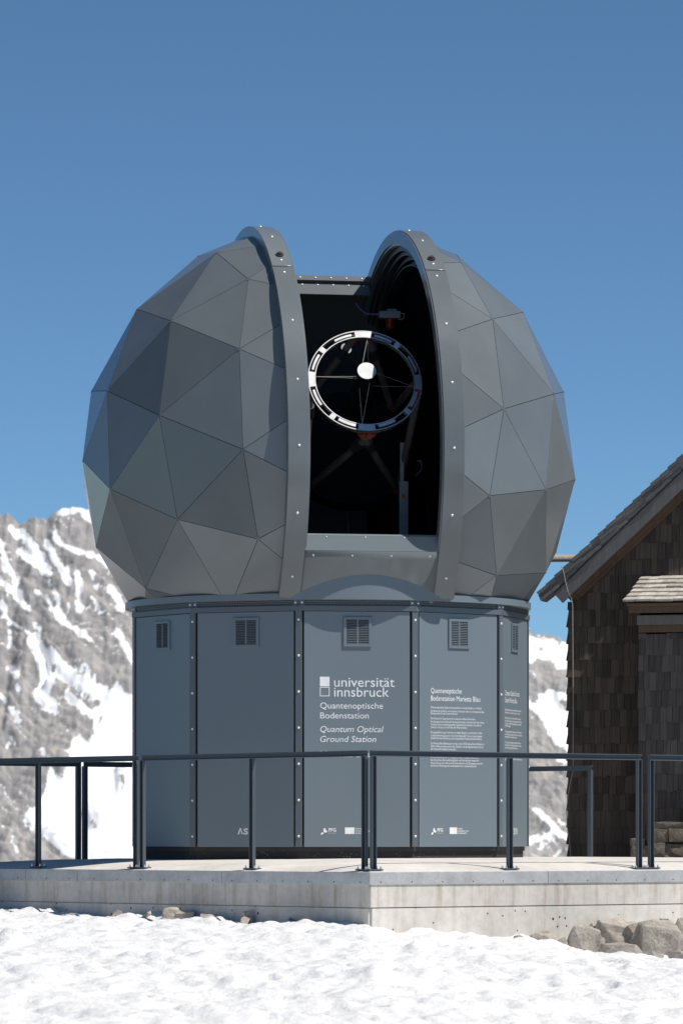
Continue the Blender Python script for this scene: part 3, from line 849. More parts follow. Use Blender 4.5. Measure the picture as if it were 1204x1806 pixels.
def geo_tris(rot):
    out = []
    for a, b, c in IF:
        def pt(i, j): return (rot @ ((IV[a]*i + IV[b]*j + IV[c]*(3-i-j)).normalized()))*RD + C
        for i in range(3):
            for j in range(3-i):
                out.append((pt(i, j), pt(i+1, j), pt(i, j+1)))
                if i+j < 2: out.append((pt(i+1, j), pt(i+1, j+1), pt(i, j+1)))
    return out
def clip(poly, p, n):
    """keep the side where (x-p).n >= 0"""
    out = []
    for i in range(len(poly)):
        a, b = poly[i], poly[(i+1) % len(poly)]
        da, db = (a-p).dot(n), (b-p).dot(n)
        if da >= 0: out.append(a)
        if (da >= 0) != (db >= 0): out.append(a + (b-a)*(da/(da-db)))
    return out
UCUT = .70; ZCUT = 2.452
lins = []
for s in (-1, 1):
    lin = MB(); todo = []; nodes = []
    for tri in geo_tris(ROT[s]):
        nrm = (tri[1]-tri[0]).cross(tri[2]-tri[0]).normalized()
        if nrm.dot(tri[0]-C) < 0: tri = (tri[0], tri[2], tri[1]); nrm = -nrm
        pl = clip(list(tri), C + Uv*(s*UCUT), Uv*s)
        if len(pl) >= 3: pl = clip(pl, Vector((0, 0, ZCUT)), UP)
        if len(pl) < 3: continue
        lin.poly([q - nrm*.024 for q in pl])
        full = list(tri)
        for k in range(3):      # inset from the triangle's own edges for the joint
            a, b = tri[k], tri[(k+1) % 3]
            inn = nrm.cross(b-a).normalized()
            pl = clip(pl, a + inn*.0027, inn)
            if len(pl) < 3: break
        if len(pl) < 3: continue
        ar = sum(((pl[k]-pl[0]).cross(pl[k+1]-pl[0])).length for k in range(1, len(pl)-1))/2
        if ar < .0015: continue
        todo.append((pl, nrm))
        for q in tri:
            if (q-C).dot(Uv)*s > UCUT+.11 and q.z > ZCUT+.05 and not any((q-w).length < .01 for w in nodes): nodes.append(q)
    lining = lin.build("shell_lining", M['black'], dome)
    for pl, nrm in todo:
        mb = MB(); k = len(pl); mb.poly(pl); mb.poly([q - nrm*.02 for q in reversed(pl)])
        for a in range(k):
            b = (a+1) % k; mb.poly([pl[b], pl[a], pl[a]-nrm*.02, pl[b]-nrm*.02])
        mb.build("facet_panel", M['dome'], lining)
    capm = MB(); capm.tube((0, 0, -.012), (0, 0, .003), .017, n=10)
    capme = capm.mesh("joint_cap"); capme.materials.append(M['trim'])
    for q in nodes: place("joint_cap", capme, None, lining, q - (q-C).normalized()*.004, (q-C).normalized().to_track_quat('Z', 'Y'))


# arch strips on both sides of the slit
U0, U1, R0, R1 = .609, .798, 2.06, 2.2
def arc_box(u0, u1, r0, r1, a0, a1, n):
    mb = MB()
    b = 0; A = [math.radians(a0 + (a1-a0)*i/n) for i in range(n+1)]
    for a in A:
        for (u, r) in ((u0, r0), (u1, r0), (u1, r1), (u0, r1)): mb.v.append(tuple(dp(u, r, a)))
    sgn = 1 if u1 > u0 else -1
    for i in range(n):
        for k in range(4):
            q = (i*4+k, i*4+(k+1) % 4, (i+1)*4+(k+1) % 4, (i+1)*4+k)
            mb.f.append(q if sgn > 0 else q[::-1])
    mb.f.append((0, 1, 2, 3)[::-1] if sgn > 0 else (0, 1, 2, 3)); e = n*4
    mb.f.append((e, e+1, e+2, e+3) if sgn > 0 else (e, e+1, e+2, e+3)[::-1])
    bm = bmesh.new(); me = mb.mesh("x"); bm.from_mesh(me); bmesh.ops.recalc_face_normals(bm, faces=bm.faces); bm.to_mesh(me); bm.free()
    me.shade_smooth(); me.set_sharp_from_angle(angle=math.radians(30))
    return me
for s in (-1, 1):
    for a0, a1 in ((-37, 49.4), (49.7, 130), (130.3, 217)):
        st = place("arch_strip", arc_box(s*U0, s*U1, R0, R1, a0, a1, 40), M['dome'], dome, bevel=.004)
        for a in (-31.2, -15.6, 0, 15.6, 31.2, 47.2, 52.3, 66, 81.5, 97, 113):
            if a0 < a < a1:
                ar = math.radians(a); bolt(st, dp(s*.70, R1, ar), Vv*math.cos(ar)+UP*math.sin(ar), .0125)
        if a0 > 40 and a1 < 140:
            ar = math.radians(54.6); nn = Vv*math.cos(ar)+UP*math.sin(ar)
            lb = MB(); q = dp(s*.70, R1, ar); lb.tube(q, q+nn*.012, .036, n=20).tube(q+nn*.012, q+nn*.028, .02, n=10).tube(q+nn*.0125, q+nn*.0145, .027, n=16)
            lb.build("lifting_eye", M['gasket'], st)
    # slim inner lip and nested shutter rails inside the slit
    place("inner_lip", arc_box(s*(U0-.012), s*(U0-.001), 2.085, 2.190, -33, 130, 48), M['dome'], dome)
    for k, (r, u) in enumerate(((2.055, .66), (2.015, .70), (1.975, .75), (1.925, .80))):
        place("shutter_rail", arc_box(s*(u), s*(u+.012), r-.045, r, 40, 132, 36), M['darkpaint'], dome)
    place("shutter_rail", arc_box(s*.74, s*.83, 1.875, 1.885, 20, 135, 36), M['darkpaint'], dome)
    side = MB()
    place("side_lining", arc_box(s*.835, s*.845, .2, 2.03, -36, 216, 60), M['black'], dome)
# rear roof between the arches, with its front fascia
place("rear_roof", arc_box(-U0+.002, U0-.002, 2.10, 2.15, 119, 216, 36), M['dome'], dome)
fa = MB()
def fbox(a, r0, r1, th, uu=U0-.004):
    ar = math.radians(a); er = Vv*math.cos(ar)+UP*math.sin(ar); et = Vv*math.sin(ar)-UP*math.cos(ar)
    return dp(0, (r0+r1)/2, ar), Uv*uu, er*((r1-r0)/2), et*(th/2), et
p, a_, b_, c_, et = fbox(118.6, 2.108, 2.165, .03); f1 = MB().obox(p, a_, b_, c_).build("roof_edge_rail", M['dome'], dome, bevel=.003)
p2, a2_, b2_, c2_, et2 = fbox(119.4, 1.965, 2.085, .03); f2 = MB().obox(p2, a2_, b2_, c2_).build("roof_edge_fascia", M['dome'], dome, bevel=.003)
for k in range(8):
    u = -.52 + k*.15
    bolt(f1, p + Uv*u + et*.0155, et, .010); bolt(f2, p2 + Uv*(u+.02) + b2_.normalized()*.05 + et2*.0155, et2, .010)
# front sill and apron between the arches
def slit_plate(name, prof, mat, th=.012, smooth=True):
    mb = MB()
    for (v0, z0), (v1, z1) in zip(prof[:-1], prof[1:]):
        for u0, u1 in ((-U0+.001, U0-.001),):
            pts = [C + Uv*u0 + Vv*v0 + UP*z0, C + Uv*u1 + Vv*v0 + UP*z0, C + Uv*u1 + Vv*v1 + UP*z1, C + Uv*u0 + Vv*v1 + UP*z1]
            mb.poly(pts)
    me = mb.mesh(name); bm = bmesh.new(); bm.from_mesh(me); bmesh.ops.remove_doubles(bm, verts=bm.verts, dist=1e-5); bm.to_mesh(me); bm.free()
    if smooth: me.shade_smooth()
    o = place(name, me, mat, dome)
    m = o.modifiers.new("solid", 'SOLIDIFY'); m.thickness = th; m.offset = 0
    return o
def rz(r, a): return (r*math.cos(math.radians(a)), r*math.sin(math.radians(a)))
ap = slit_plate("front_apron", [rz(2.19, a) for a in np.linspace(-40, -24.6, 9)], M['dome'])
e0 = rz(2.196, -24.55)
sl = slit_plate("sill_plate", [(e0[0]+.004, e0[1]), (e0[0]-.03, e0[1]+.132)], M['sill'], .010, False)
cap_ = slit_plate("sill_cap", [(e0[0]-.028, e0[1]+.133), (e0[0]-.045, e0[1]+.150), (e0[0]-.12, e0[1]+.150)], M['sill'], .006, False)
for k in range(4):
    u = -.53 + k*.353
    bolt(ap, C + Uv*u + Vv*(rz(2.2, -25.6)[0]) + UP*(rz(2.2, -25.6)[1]), Vv, .0115)
    bolt(sl, C + Uv*(u+.12) + Vv*(e0[0]-.020) + UP*(e0[1]+.124), Vv, .007)

# ------------------------------------------------------------------ telescope and things inside
EL, AZ = math.radians(24), math.radians(7)
Td = Vector((math.sin(AZ)*math.cos(EL), -math.cos(AZ)*math.cos(EL), math.sin(EL)))
T1 = Vector((math.cos(AZ), math.sin(AZ), 0)); T2 = T1.cross(Td)*-1
if T2.z < 0: T2 = -T2
TC = at(643.5, 671, 41.25)
scope = empty("telescope", CB + UP*2.5, "dark truss telescope with a pale front ring inside the open dome", "telescope")
def tp(x, y, d=0): return TC + T1*x + T2*y + Td*d
ring = MB(); RO, RI = .521, .452
def ring_part(mb, r0, r1, a0, a1, d0, d1, n):
    A = [math.radians(a0+(a1-a0)*i/n) for i in range(n+1)]; b = len(mb.v)
    for a in A:
        for r, d in ((r0, d0), (r1, d0), (r1, d1), (r0, d1)): mb.v.append(tuple(tp(r*math.cos(a), r*math.sin(a), d)))
    for i in range(n):
        for k in range(4): mb.f.append((b+i*4+k, b+(i+1)*4+k, b+(i+1)*4+(k+1) % 4, b+i*4+(k+1) % 4))
    mb.f.append((b, b+1, b+2, b+3)); e = b+n*4; mb.f.append((e+3, e+2, e+1, e))
ring_part(ring, RO-.008, RO, 0, 360, -.05, 0, 72); ring_part(ring, RI, RI+.008, 0, 360, -.05, 0, 72)
for k in range(8):
    a = k*45+5
    if k % 2 == 0: ring_part(ring, RI+.009, RO-.009, a-15, a+3, -.05, -.001, 6)
    else: ring_part(ring, RI+.009, RO-.009, a-3, a+3, -.05, -.001, 3)
    ring_part(ring, RI+.022 if k < 5 else RI+.012, RO-.026 if k < 5 else RO-.03, a+7, a+27, -.05, -.002, 8)
ring.build("top_ring", M['scope_white'], scope)
hb = MB(); hub0, hub1 = tp(0, .02, -.25), tp(0, .02, .13)
hb.tube(hub0, hub1, .085, .080, 24).tube(tp(0, .02, -.55), hub0, .13, .11, 24); hb.build("secondary_housing", M['scope_black'], scope, smooth=True)
MB().tube(tp(0, .02, .131), tp(0, .02, .143), .085, n=32).build("secondary_cover", M['scope_white'], scope)
for a in (84, 174, 264, 354):
    ar = math.radians(a)
    for s in (-1, 1):
        o0 = tp(RI*math.cos(ar), RI*math.sin(ar), -.025); o1 = tp(.085*math.cos(ar+s*.5), .02+.085*math.sin(ar+s*.5), .06 if s > 0 else -.05)
        MB().tube(o0, o1, .0022, n=6).build("spider_vane", M['wire'] if a < 300 else M['carbon'], scope)  # right-hand pair gets the darker material: shade of that side put into colour
cell = {a: tp(.62*math.cos(math.radians(a)), .62*math.sin(math.radians(a)), -1.32) for a in (-45, 45, 135, 225)}
for a, (c1, c2) in {-90: (-45, 225), 0: (-45, 45), 90: (45, 135), 180: (135, 225)}.items():
    ar = math.radians(a)
    for k, c in ((-1, c1), (1, c2)):
        p0 = tp(.50*math.cos(ar - k*.10*-1 if False else ar), .50*math.sin(ar), -.07) + (T1*math.sin(ar) - T2*math.cos(ar))*(.055*(-k))
        p1 = cell[c]; d = (p1-p0)
        tb_ = MB().tube(p0, p1, .034, n=14).build("truss_tube", M['carbon'], scope, smooth=True)
        MB().tube(p0+d*.0, p0+d*.035, .037, n=14).build("red_collar", M['redcollar'], tb_)
        if a != 0: MB().tube(p0+d*.16, p0+d*.26, .052, n=16).build("tube_clamp", M['darkpaint'], tb_, smooth=True)
        MB().tube(p0+d*.93, p0+d*.97, .037, n=14).build("red_collar", M['redcollar'], tb_)
MB().tube(tp(0, 0, -1.40), tp(0, 0, -1.26), .60, n=40).build("mirror_cell", M['scope_black'], scope, smooth=True)
MB().tube(tp(0, 0, -1.55), tp(0, 0, -1.41), .40, n=32).build("instrument_drum", M['scope_black'], scope, smooth=True)
fk = MB()
for s in (-1, 1):
    b = TC - Td*1.0 + T1*(s*.74); fk.obox(Vector((b.x, b.y, 3.35)), T1*.05, Vector((0, .2, 0)), UP*.55)
b = TC - Td*1.0; fk.obox(Vector((b.x, b.y, 2.78)), T1*.79, Vector((0, .2, 0)), UP*.06); fk.tube(Vector((b.x, b.y, 2.5)), Vector((b.x, b.y, 2.72)), .45, n=32)
fk.build("fork_mount", M['scope_black'], scope)
cab = empty("control_cabinet", at(711.5, 946, 42.0), "slim pale control cabinet with red stop button inside the dome", "cabinet")
c0 = at(711.5, 945, 42.0); 
MB().obox(Vector((c0.x, c0.y, 3.21)), (.042, 0, 0), (0, .04, 0), (0, 0, .36)).build("housing", M['cabinet'], cab, bevel=.004)
MB().obox(at(708.5, 815, 42.0)+Vector((0, .01, 0)), (.018, 0, 0), (0, .02, 0), (0, 0, .18)).build("cable_duct", M['cabinet'], cab, bevel=.003)
q = at(710.5, 875, 41.955); yb = MB().tube(q+Vector((0, .0, 0)), q+Vector((0, -.006, 0)), .026, n=20).build("yellow_plate", M['yellow'], cab)
MB().tube(q+Vector((0, -.006, 0)), q+Vector((0, -.03, 0)), .016, .019, n=16).build("stop_button", M['red'], cab)
lamp = empty("warning_lamp", at(688, 552, 42.9), "red warning lamp on a grey box high inside the dome", "lamp")
q = at(687, 555.5, 42.9)
MB().obox(q, (.10, 0, 0), (0, .05, 0), (0, 0, .034)).build("lamp_box", M['greybox'], lamp, bevel=.006)
MB().obox(q+Vector((.02, 0, .045)), (.045, 0, 0), (0, .03, 0), (0, 0, .010)).build("terminal", M['greybox'], lamp, bevel=.004)
lz = q - UP*.034; lm = MB()
for k in range(4): lm.tube(lz - UP*(.022*k), lz - UP*(.022*k+.018), .043-.001*k, n=20)
lm.tube(lz - UP*.086, lz-UP*.102, .040, .022, n=20); lm.build("red_lens", M['red'], lamp, smooth=True)
br_ = MB().obox(q+Vector((0, .3, .02)), (.03, 0, 0), (0, .28, 0), (0, 0, .008)).build("bracket", M['darkpaint'], lamp)
MB().path([q+Vector((-.10, 0, .01)), q+Vector((-.17, 0, .005)), q+Vector((-.24, .02, .02)), q+Vector((-.29, .05, .07)), q+Vector((-.32, .1, .12))], .007).build("cable", M['violet'], lamp)
MB().path([q+Vector((.10, 0, .02)), q+Vector((.135, 0, .01)), q+Vector((.14, 0, -.02)), q+Vector((.11, 0, -.045)), q+Vector((.08, 0, -.04))], .005).build("cable", M['wire'], lamp)
for lab, pts in (("loose violet cable hanging at the right inside the dome", [(735, 813), (741, 813), (744, 822), (742, 829), (737, 834), (733, 838)]), ("violet cable branch with a kink beside the loose cable", [(748, 813), (751, 822), (752, 830), (744, 829)]),
                 ("rightmost of the violet cables hanging inside the dome", [(761, 814), (759, 830), (758, 838), (761, 845), (763, 849)])):
    o = MB().path([at(x, y, 42.2) for x, y in pts], .006).build("hanging_cable", M['violet']); tag(o, lab, "cable", "cables hanging inside the dome")

# ------------------------------------------------------------------ wooden hut
HY_ = math.radians(-17)
Hn = Vector((math.sin(HY_), -math.cos(HY_), 0)); Ht = Vector((math.cos(HY_), math.sin(HY_), 0))
H0 = at(1004, 1472, 47.3); H0.z = 0
def hw_pt(a, z, off=0.): return H0 + Ht*a + UP*z + Hn*off
def h_az(px, py, off=0.):
    q = ray_plane(px, py, H0 + Hn*off, Hn); return (q-H0).dot(Ht), q.z
hut = empty("wooden_hut", hw_pt(1.5, -.4, -2), "dark shingled wooden hut with steep roof beside the dome", "hut")
# roof line on the gable plane
ra0, rz0 = h_az(956, 1037, .18); ra1, rz1 = h_az(1204, 800, .18)
sl_ = (rz1-rz0)/(ra1-ra0); rl = math.hypot(1, sl_); Rd = (Ht + UP*sl_)/rl; Rn = (UP - Ht*sl_)/rl
AE = ra0; AR = 3.1                      # eave and ridge positions along the gable
def roof_z(a, drop=0): return rz0 + (a-ra0)*sl_ - drop*rl
# gable wall body
def wall_poly(off):
    b = .36
    return [hw_pt(0, -1.2, off), hw_pt(2*AR, -1.2, off), hw_pt(2*AR, roof_z(0, b), off), hw_pt(AR, roof_z(AR, b), off), hw_pt(0, roof_z(0, b), off)]
mb = MB(); f0, f1 = wall_poly(-.02), wall_poly(-4.5)
mb.poly(f0); mb.poly(list(reversed(f1)))
for i in range(5):
    j = (i+1) % 5; mb.poly([f0[j], f0[i], f1[i], f1[j]])
hwall = mb.build("gable_wall", M['wallback'], hut)
sm = MB(); sm.v = [(-.5, -.011, -.5), (.5, -.011, -.5), (.5, .011, -.5), (-.5, .011, -.5), (-.49, -.004, .5), (.49, -.004, .5), (.49, .004, .5), (-.49, .004, .5)]
sm.f = [(3, 2, 1, 0), (4, 5, 6, 7), (0, 1, 5, 4), (1, 2, 6, 5), (2, 3, 7, 6), (3, 0, 4, 7)]
SH = sm.mesh("shingle"); SH.materials.append(M['shingle'])
SH2 = SH.copy(); SH2.materials.clear(); SH2.materials.append(M['shingle2'])
SHR = SH.copy(); SHR.materials.clear(); SHR.materials.append(M['roofshingle'])
rnd = random.Random(5)
def shingle_rows(parent, mesh, a0, afun, z0, z1, off, ztop, wmin=.045, wmax=.092, dz=.174, left_jit=.012, rest=None, zfrom=None):
    """courses of upright shingles, lowest first; those below zfrom go into one joined part"""
    z = z0; k = 0
    while z < z1:
        a = a0 - rnd.uniform(0, left_jit) + (k % 2)*-.008
        amax = afun(z)
        while a < amax:
            w = rnd.uniform(wmin, wmax)
            top = min(z+.215, ztop(a+w/2)); bot = z + rnd.choice((0, 0, 1))*rnd.uniform(-.014, .016) + rnd.uniform(-.005, .005)
            if top - bot > .05:
                h = top-bot; tilt = math.atan2(.016, .2) + rnd.uniform(-.03, .03)
                c = hw_pt(a+w/2, (top+bot)/2, off + .008 + rnd.uniform(0, .004))
                zax = (UP*math.cos(tilt) - Hn*math.sin(tilt)).normalized(); yax = zax.cross(Ht).normalized()
                rot = frame_quat(Ht, yax, zax)
                if rest is not None and bot < zfrom: rest.obox(c, Ht*(w*.48), yax*.009, zax*(h/2))
                else: place("shingle", mesh, None, parent, c, rot, (w*.965, 1, h))
            a += w
        z += dz; k += 1
AX0 = h_az(1127, 1300, .62)[0]                 # left edge of the porch
stuffs = MB()
shingle_rows(hwall, SH, -.01, lambda z: AX0+.02 if z < 2.5 else 1.55, -.32, roof_z(1.5, .3), 0., lambda a: roof_z(a, .27), rest=stuffs, zfrom=.53)
zz = -.32
while zz < roof_z(0, .42):
    tl2 = math.atan2(.026, .2); zax = (UP*math.cos(tl2) + Ht*math.sin(tl2)).normalized(); yax = zax.cross(Hn).normalized()
    hh2 = rnd.uniform(.195, .21)
    place("side_shingle", SH, None, hwall, hw_pt(-.016, zz+hh2/2-.004, -.045), frame_quat(Hn, yax, zax), (.10, 1, hh2)); zz += .174
# barge boards, eave board and roof slab
def slope_board(name, a0, a1, d0, d1, o0, o1, mat, parent):
    """board along the left slope: d = distance below the roof line, o = offset in front of the gable"""
    p0 = hw_pt(a0, roof_z(a0), (o0+o1)/2) - Rn*((d0+d1)/2); p1 = hw_pt(a1, roof_z(a1), (o0+o1)/2) - Rn*((d0+d1)/2)
    return MB().obox((p0+p1)/2, (p1-p0)/2, Rn*((d1-d0)/2), Hn*((o1-o0)/2)).build(name, mat, parent, bevel=.004)
roof = slope_board("roof", AE+.03, AR, .05, .125, -4.6, .135, M['barge'], hut)
q0, q1 = hw_pt(AR, roof_z(AR), -2.2), hw_pt(2*AR+.3, roof_z(-.3), -2.2)
d_ = (q1-q0).normalized(); nn = d_.cross(Hn); nn = nn if nn.z > 0 else -nn
MB().obox((q0+q1)/2 - nn*.09, (q1-q0)/2, nn*.038, Hn*2.36).build("roof_slope", M['barge'], hut)
slope_board("barge_board", AE+.035, AR, .126, .258, .135, .165, M['barge'], hut)
slope_board("inner_barge_board", AE+.09, AR, .235, .300, .075, .130, M['eave'], hut)
slope_board("verge_batten", AE+.12, AR, .275, .325, .02, .072, M['eave'], hut)
# shingle ends along the verge
n_c = 36; stp = (AR-AE)*rl/n_c
for k in range(n_c):
    a = AE + (k+.5)*(AR-AE)/n_c - .02
    tilt = math.radians(5.5)
    ax = (Rd*math.cos(tilt) - Rn*math.sin(tilt)*-1*-1).normalized(); nr = Hn.cross(ax); nr = nr if nr.z > 0 else -nr
    for l in range(3):
        c = hw_pt(a, roof_z(a), .06 + rnd.uniform(-.004, .010)) - Rn*(.016+.036*l) + Rd*(rnd.uniform(-.012, .012) - .012*l)
        MBs = MB().obox(c, ax*(stp*.95), nr*(.0165), Hn*(.115+rnd.uniform(-.012, .012)))
        MBs.build("roof_shingle", M['barge'], roof)
# porch (lean-to) with pent roof
PD = .62
pw = MB(); zt = 2.62
c = hw_pt(AX0+1.2, (zt-1.2)/2, PD/2-.012); pw.obox(c, Ht*1.2, Hn*(PD/2-.012), UP*((zt+1.2)/2)); porch = pw.build("porch_wall", M['wallback'], hut)
shingle_rows(porch, SH2, AX0-.004, lambda z: AX0+.62, -.30, 2.36, PD-.012, lambda a: 2.36, .05, .085, rest=stuffs, zfrom=.53)
st_o = stuffs.build("lower_shingles", M['shingle'], hut); st_o["kind"] = "stuff"
def pb(name, a0, a1, z0, z1, o0, o1, mat, parent=hut):
    return MB().obox(hw_pt((a0+a1)/2, (z0+z1)/2, (o0+o1)/2), Ht*((a1-a0)/2), Hn*((o1-o0)/2), UP*((z1-z0)/2)).build(name, mat, parent, bevel=.004)
pb("porch_frieze", AX0-.02, AX0+2.4, 2.445, 2.545, PD-.02, PD+.035, M['barge'])
pb("porch_frieze_lower", AX0-.01, AX0+2.4, 2.37, 2.443, PD-.02, PD+.015, M['eave'])
# pent roof: from the eave line up to the gable wall
e_a, e_z = h_az(1101, 1061, PD+.24); t_z = e_z + .30
EA = hw_pt(e_a, e_z, PD+.24); TA = hw_pt(e_a, t_z, .01)
Pd_ = (TA-EA).normalized(); Pn = Ht.cross(Pd_); Pn = Pn if Pn.z > 0 else -Pn; PL = (TA-EA).length
proof = MB().obox((EA+TA)/2 + Ht*1.4 - Pn*.04, Ht*1.38, Pd_*(PL/2-.01), Pn*.014).build("pent_roof", M['eave'], hut)
pb("eave_board", e_a+.03, e_a+2.8, e_z-.115, e_z-.04, PD+.16, PD+.20, M['eave'])
nrow = 6; rp = PL/nrow
for k in range(nrow):
    a = -.015 + rnd.uniform(-.01, .01)
    while a < .95:
        w = rnd.uniform(.085, .17); tl_ = math.radians(4) + rnd.uniform(-.015, .02)
        yax = (Pd_*math.cos(tl_) - Pn*math.sin(tl_)).normalized(); nx = Ht.cross(yax); nx = nx if nx.z > 0 else -nx
        c = EA + Ht*(a+w/2) + Pd_*(k*rp + rp*.72 - .02 + rnd.uniform(-.012, .012)) + Pn*(.006+rnd.uniform(0, .008))
        place("roof_shingle", SHR, None, proof, c, frame_quat(Ht, -nx, yax), (w*.97, 1.0, rp*1.5))
        a += w
# log sticking out below the roof on the far side
lg0 = at(968, 984.5, 49.0); lg1 = at(1022, 984.5, 49.2)
lo = MB(); lo.tube(lg0, lg1, .041, .039, n=14); log = lo.build("log_purlin", M['log'], hut, smooth=True)
# wire down the corner
wp = [(989, 998), (993, 1008), (996, 1024), (1001, 1044), (1007, 1056), (1009, 1068), (1009.5, 1150), (1010, 1260), (1010, 1340), (1009, 1362), (1003, 1390), (999, 1420), (999, 1455), (1003, 1480), (1006, 1512)]
pts = [at(x, y, 47.05 if y < 1050 else 47.12) for x, y in wp]
tag(MB().path(pts, .0042, 6).build("hanging_wire", M['wire']), "thin pale wire hanging down the corner of the wooden hut", "wire")

# ------------------------------------------------------------------ stone wall and rocks
def rock_mesh(name, size, seed, blocky=.5, sub=2, rough=.05, npt=11, jit=.3):
    r = random.Random(seed); bm = bmesh.new()
    for _ in range(npt):
        v = Vector((r.gauss(0, 1), r.gauss(0, 1), r.gauss(0, 1))).normalized()
        m = max(abs(v.x), abs(v.y), abs(v.z)); v = v*(1-blocky) + (v/m)*blocky
        bm.verts.new(v*r.uniform(.75, 1.1))
    if npt == 0:
        for sx in (-1, 1):
            for sy in (-1, 1):
                for sz in (-1, 1): bm.verts.new(Vector((sx*r.uniform(.8-jit, 1), sy*r.uniform(.85-jit, 1), sz*r.uniform(.82-jit, 1))))
        for ax_ in range(3):
            for sg in (-1, 1):
                q_ = Vector([r.uniform(-.3, .3) for _ in range(3)]); q_[ax_] = sg*r.uniform(.98, 1.08); bm.verts.new(q_)
    bmesh.ops.convex_hull(bm, input=bm.verts)
    bmesh.ops.delete(bm, geom=[v for v in bm.verts if not v.link_faces], context='VERTS')
    bmesh.ops.triangulate(bm, faces=bm.faces)
    xs_ = [v.co.copy() for v in bm.verts]
    lo_ = Vector([min(c[i] for c in xs_) for i in range(3)]); hi_ = Vector([max(c[i] for c in xs_) for i in range(3)])
    for v in bm.verts: v.co = Vector([((v.co[i]-lo_[i])/(hi_[i]-lo_[i])-.5)*size[i] for i in range(3)])
    bmesh.ops.bevel(bm, geom=bm.edges[:], offset=min(size)*.025, segments=1, affect='EDGES', profile=.5)
    bmesh.ops.triangulate(bm, faces=bm.faces)
    bmesh.ops.subdivide_edges(bm, edges=[e for e in bm.edges if e.calc_length() > min(size)*.25], cuts=sub, use_grid_fill=True)
    bmesh.ops.triangulate(bm, faces=bm.faces)
    s = min(size); ox = r.uniform(0, 50)
    from mathutils import noise as mn
    for v in bm.verts:
        q = v.co/s; v.co += v.co.normalized()*(s*rough*(mn.fractal(q*2.2 + Vector((ox, 0, 0)), .8, 2, 4)))
    me = bpy.data.meshes.new(name); bm.to_mesh(me); bm.free(); me.materials.append(M['rock'])
    return me
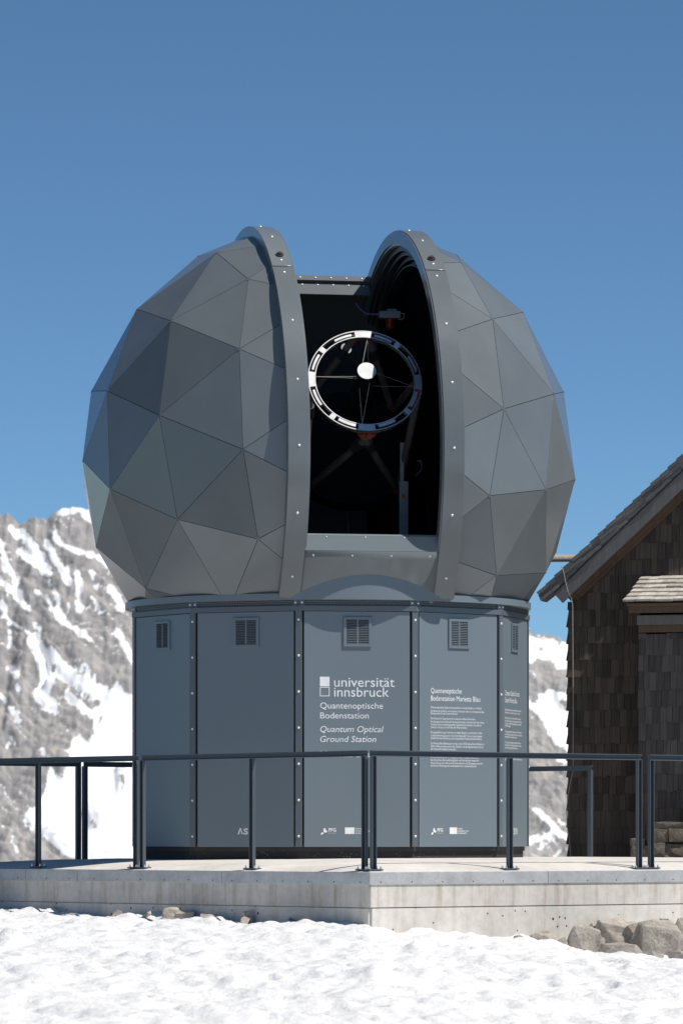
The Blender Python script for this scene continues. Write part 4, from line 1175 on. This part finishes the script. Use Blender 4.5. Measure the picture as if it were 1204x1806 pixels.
rk = [ # photo box x0,y0,x1,y1, depth, blockiness, label
 (1117, 1622, 1203, 1682, 38.75, .75, "largest pale boulder at the right, upright square block"),
 (1050, 1620, 1121, 1668, 39.05, .5, "grey boulder with a pointed top left of the largest block"),
 (996, 1628, 1057, 1684, 38.60, .55, "rough grey boulder standing in the snow left of the boulder heap"),
 (1057, 1662, 1128, 1690, 38.45, .6, "low flat brown boulder in front between the two large ones"),
 (934, 1645, 983, 1670, 38.55, .4, "small tan rock in the snow left of the boulder heap"),
 (906, 1648, 921, 1660, 38.40, .4, "leftmost tiny tan rock at the foot of the lit wall"),
 (921, 1648, 936, 1657, 38.5, .4, "tiny rock between the leftmost tiny rock and the small tan rock"),
 (973, 1652, 999, 1672, 38.55, .5, "small grey rock beside the small tan rock"),
 (1183, 1618, 1216, 1656, 39.2, .5, "pale rock behind the largest boulder at the frame edge"),
 (1197, 1648, 1226, 1686, 38.7, .6, "dark shaded rock at the frame edge right of the largest boulder"),
 (1136, 1676, 1168, 1692, 38.25, .5, "small pale stone in the snow under the largest boulder"),
 (1178, 1677, 1222, 1698, 38.2, .5, "flat brown stone in the snow at the bottom right of the heap"),
 (1164, 1618, 1182, 1630, 39.3, .4, "small stone on top behind the largest boulder"),
 (1034, 1626, 1050, 1642, 39.05, .35, "small tilted tan stone wedged above the rough grey boulder"),
 (1098, 1626, 1130, 1662, 38.95, .5, "dark wedge stone in the gap between the two large boulders"),
 (1030, 1646, 1066, 1680, 38.85, .5, "shaded stone filling the gap behind the low flat boulder"),
 (948, 1640, 972, 1656, 38.75, .4, "little tan stone behind the small tan rock"),
 (286, 1599, 318, 1622, 39.3, .4, "pale tan rock poking out of the snow by the shaded wall"),
 (312, 1602, 342, 1622, 39.25, .45, "dark rock right of the pale tan rock by the shaded wall"),
 (246, 1606, 266, 1618, 39.4, .4, "small tan stone left of the pale tan rock by the shaded wall"),
 (196, 1604, 216, 1618, 39.8, .4, "leftmost dark stone at the foot of the shaded wall"),
 (355, 1612, 387, 1626, 38.9, .5, "low flat stone in the snow at mid shaded wall"),
 (428, 1606, 447, 1626, 38.65, .4, "upright grey stone against the shaded wall near its right end"),
 (422, 1616, 440, 1628, 38.5, .5, "flat pale stone left of the upright grey stone"),
 (498, 1617, 518, 1630, 38.25, .4, "last small dark stone before the platform corner"),
]
for k, (x0, y0, x1, y1, yy, bl_, lab) in enumerate(rk):
    w, h = (x1-x0)*yy/F, (y1-y0)*yy/F
    hh = h*1.45
    c = at((x0+x1)/2, y0, yy); c.z -= hh/2
    o = place("rock", rock_mesh("rock", (w*1.16, max(w*.9, .09), hh), 40+k, min(.9, bl_+.2), 2, .05, 0 if w > .27 else (11 if w > .2 else 9)), None, None, c, Matrix.Rotation(rnd.uniform(-.15, .15), 3, 'Y').to_quaternion())
    tag(o, lab, "rock", "rocks along the platform wall")
sw = empty("stone_wall", at(1175, 1512, 45.9), "low mossy dry stone wall at the foot of the hut", "wall")
stones = [(1146, 1450, 1204, 1463), (1148, 1462, 1176, 1487), (1175, 1462, 1206, 1486), (1146, 1486, 1170, 1512), (1169, 1487, 1206, 1512), (1205, 1452, 1240, 1486), (1205, 1486, 1245, 1514),
          (1111, 1479, 1136, 1492), (1112, 1491, 1128, 1514), (1127, 1491, 1147, 1514), (1139, 1482, 1147, 1492), (1190, 1500, 1215, 1522), (1150, 1508, 1192, 1526), (1110, 1512, 1150, 1528)]
for k, (x0, y0, x1, y1) in enumerate(stones):
    yy = 45.75 + (.10 if x0 < 1140 else 0)
    w, h = (x1-x0)*yy/F+.012, (y1-y0)*yy/F+.012
    me = rock_mesh("stone", (w, .28, h), 90+k, .93, 2, .035, 0, .0); me.materials.clear(); me.materials.append(M['stone'])
    place("stone", me, None, sw, at((x0+x1)/2, (y0+y1)/2, yy + rnd.uniform(-.02, .02)))
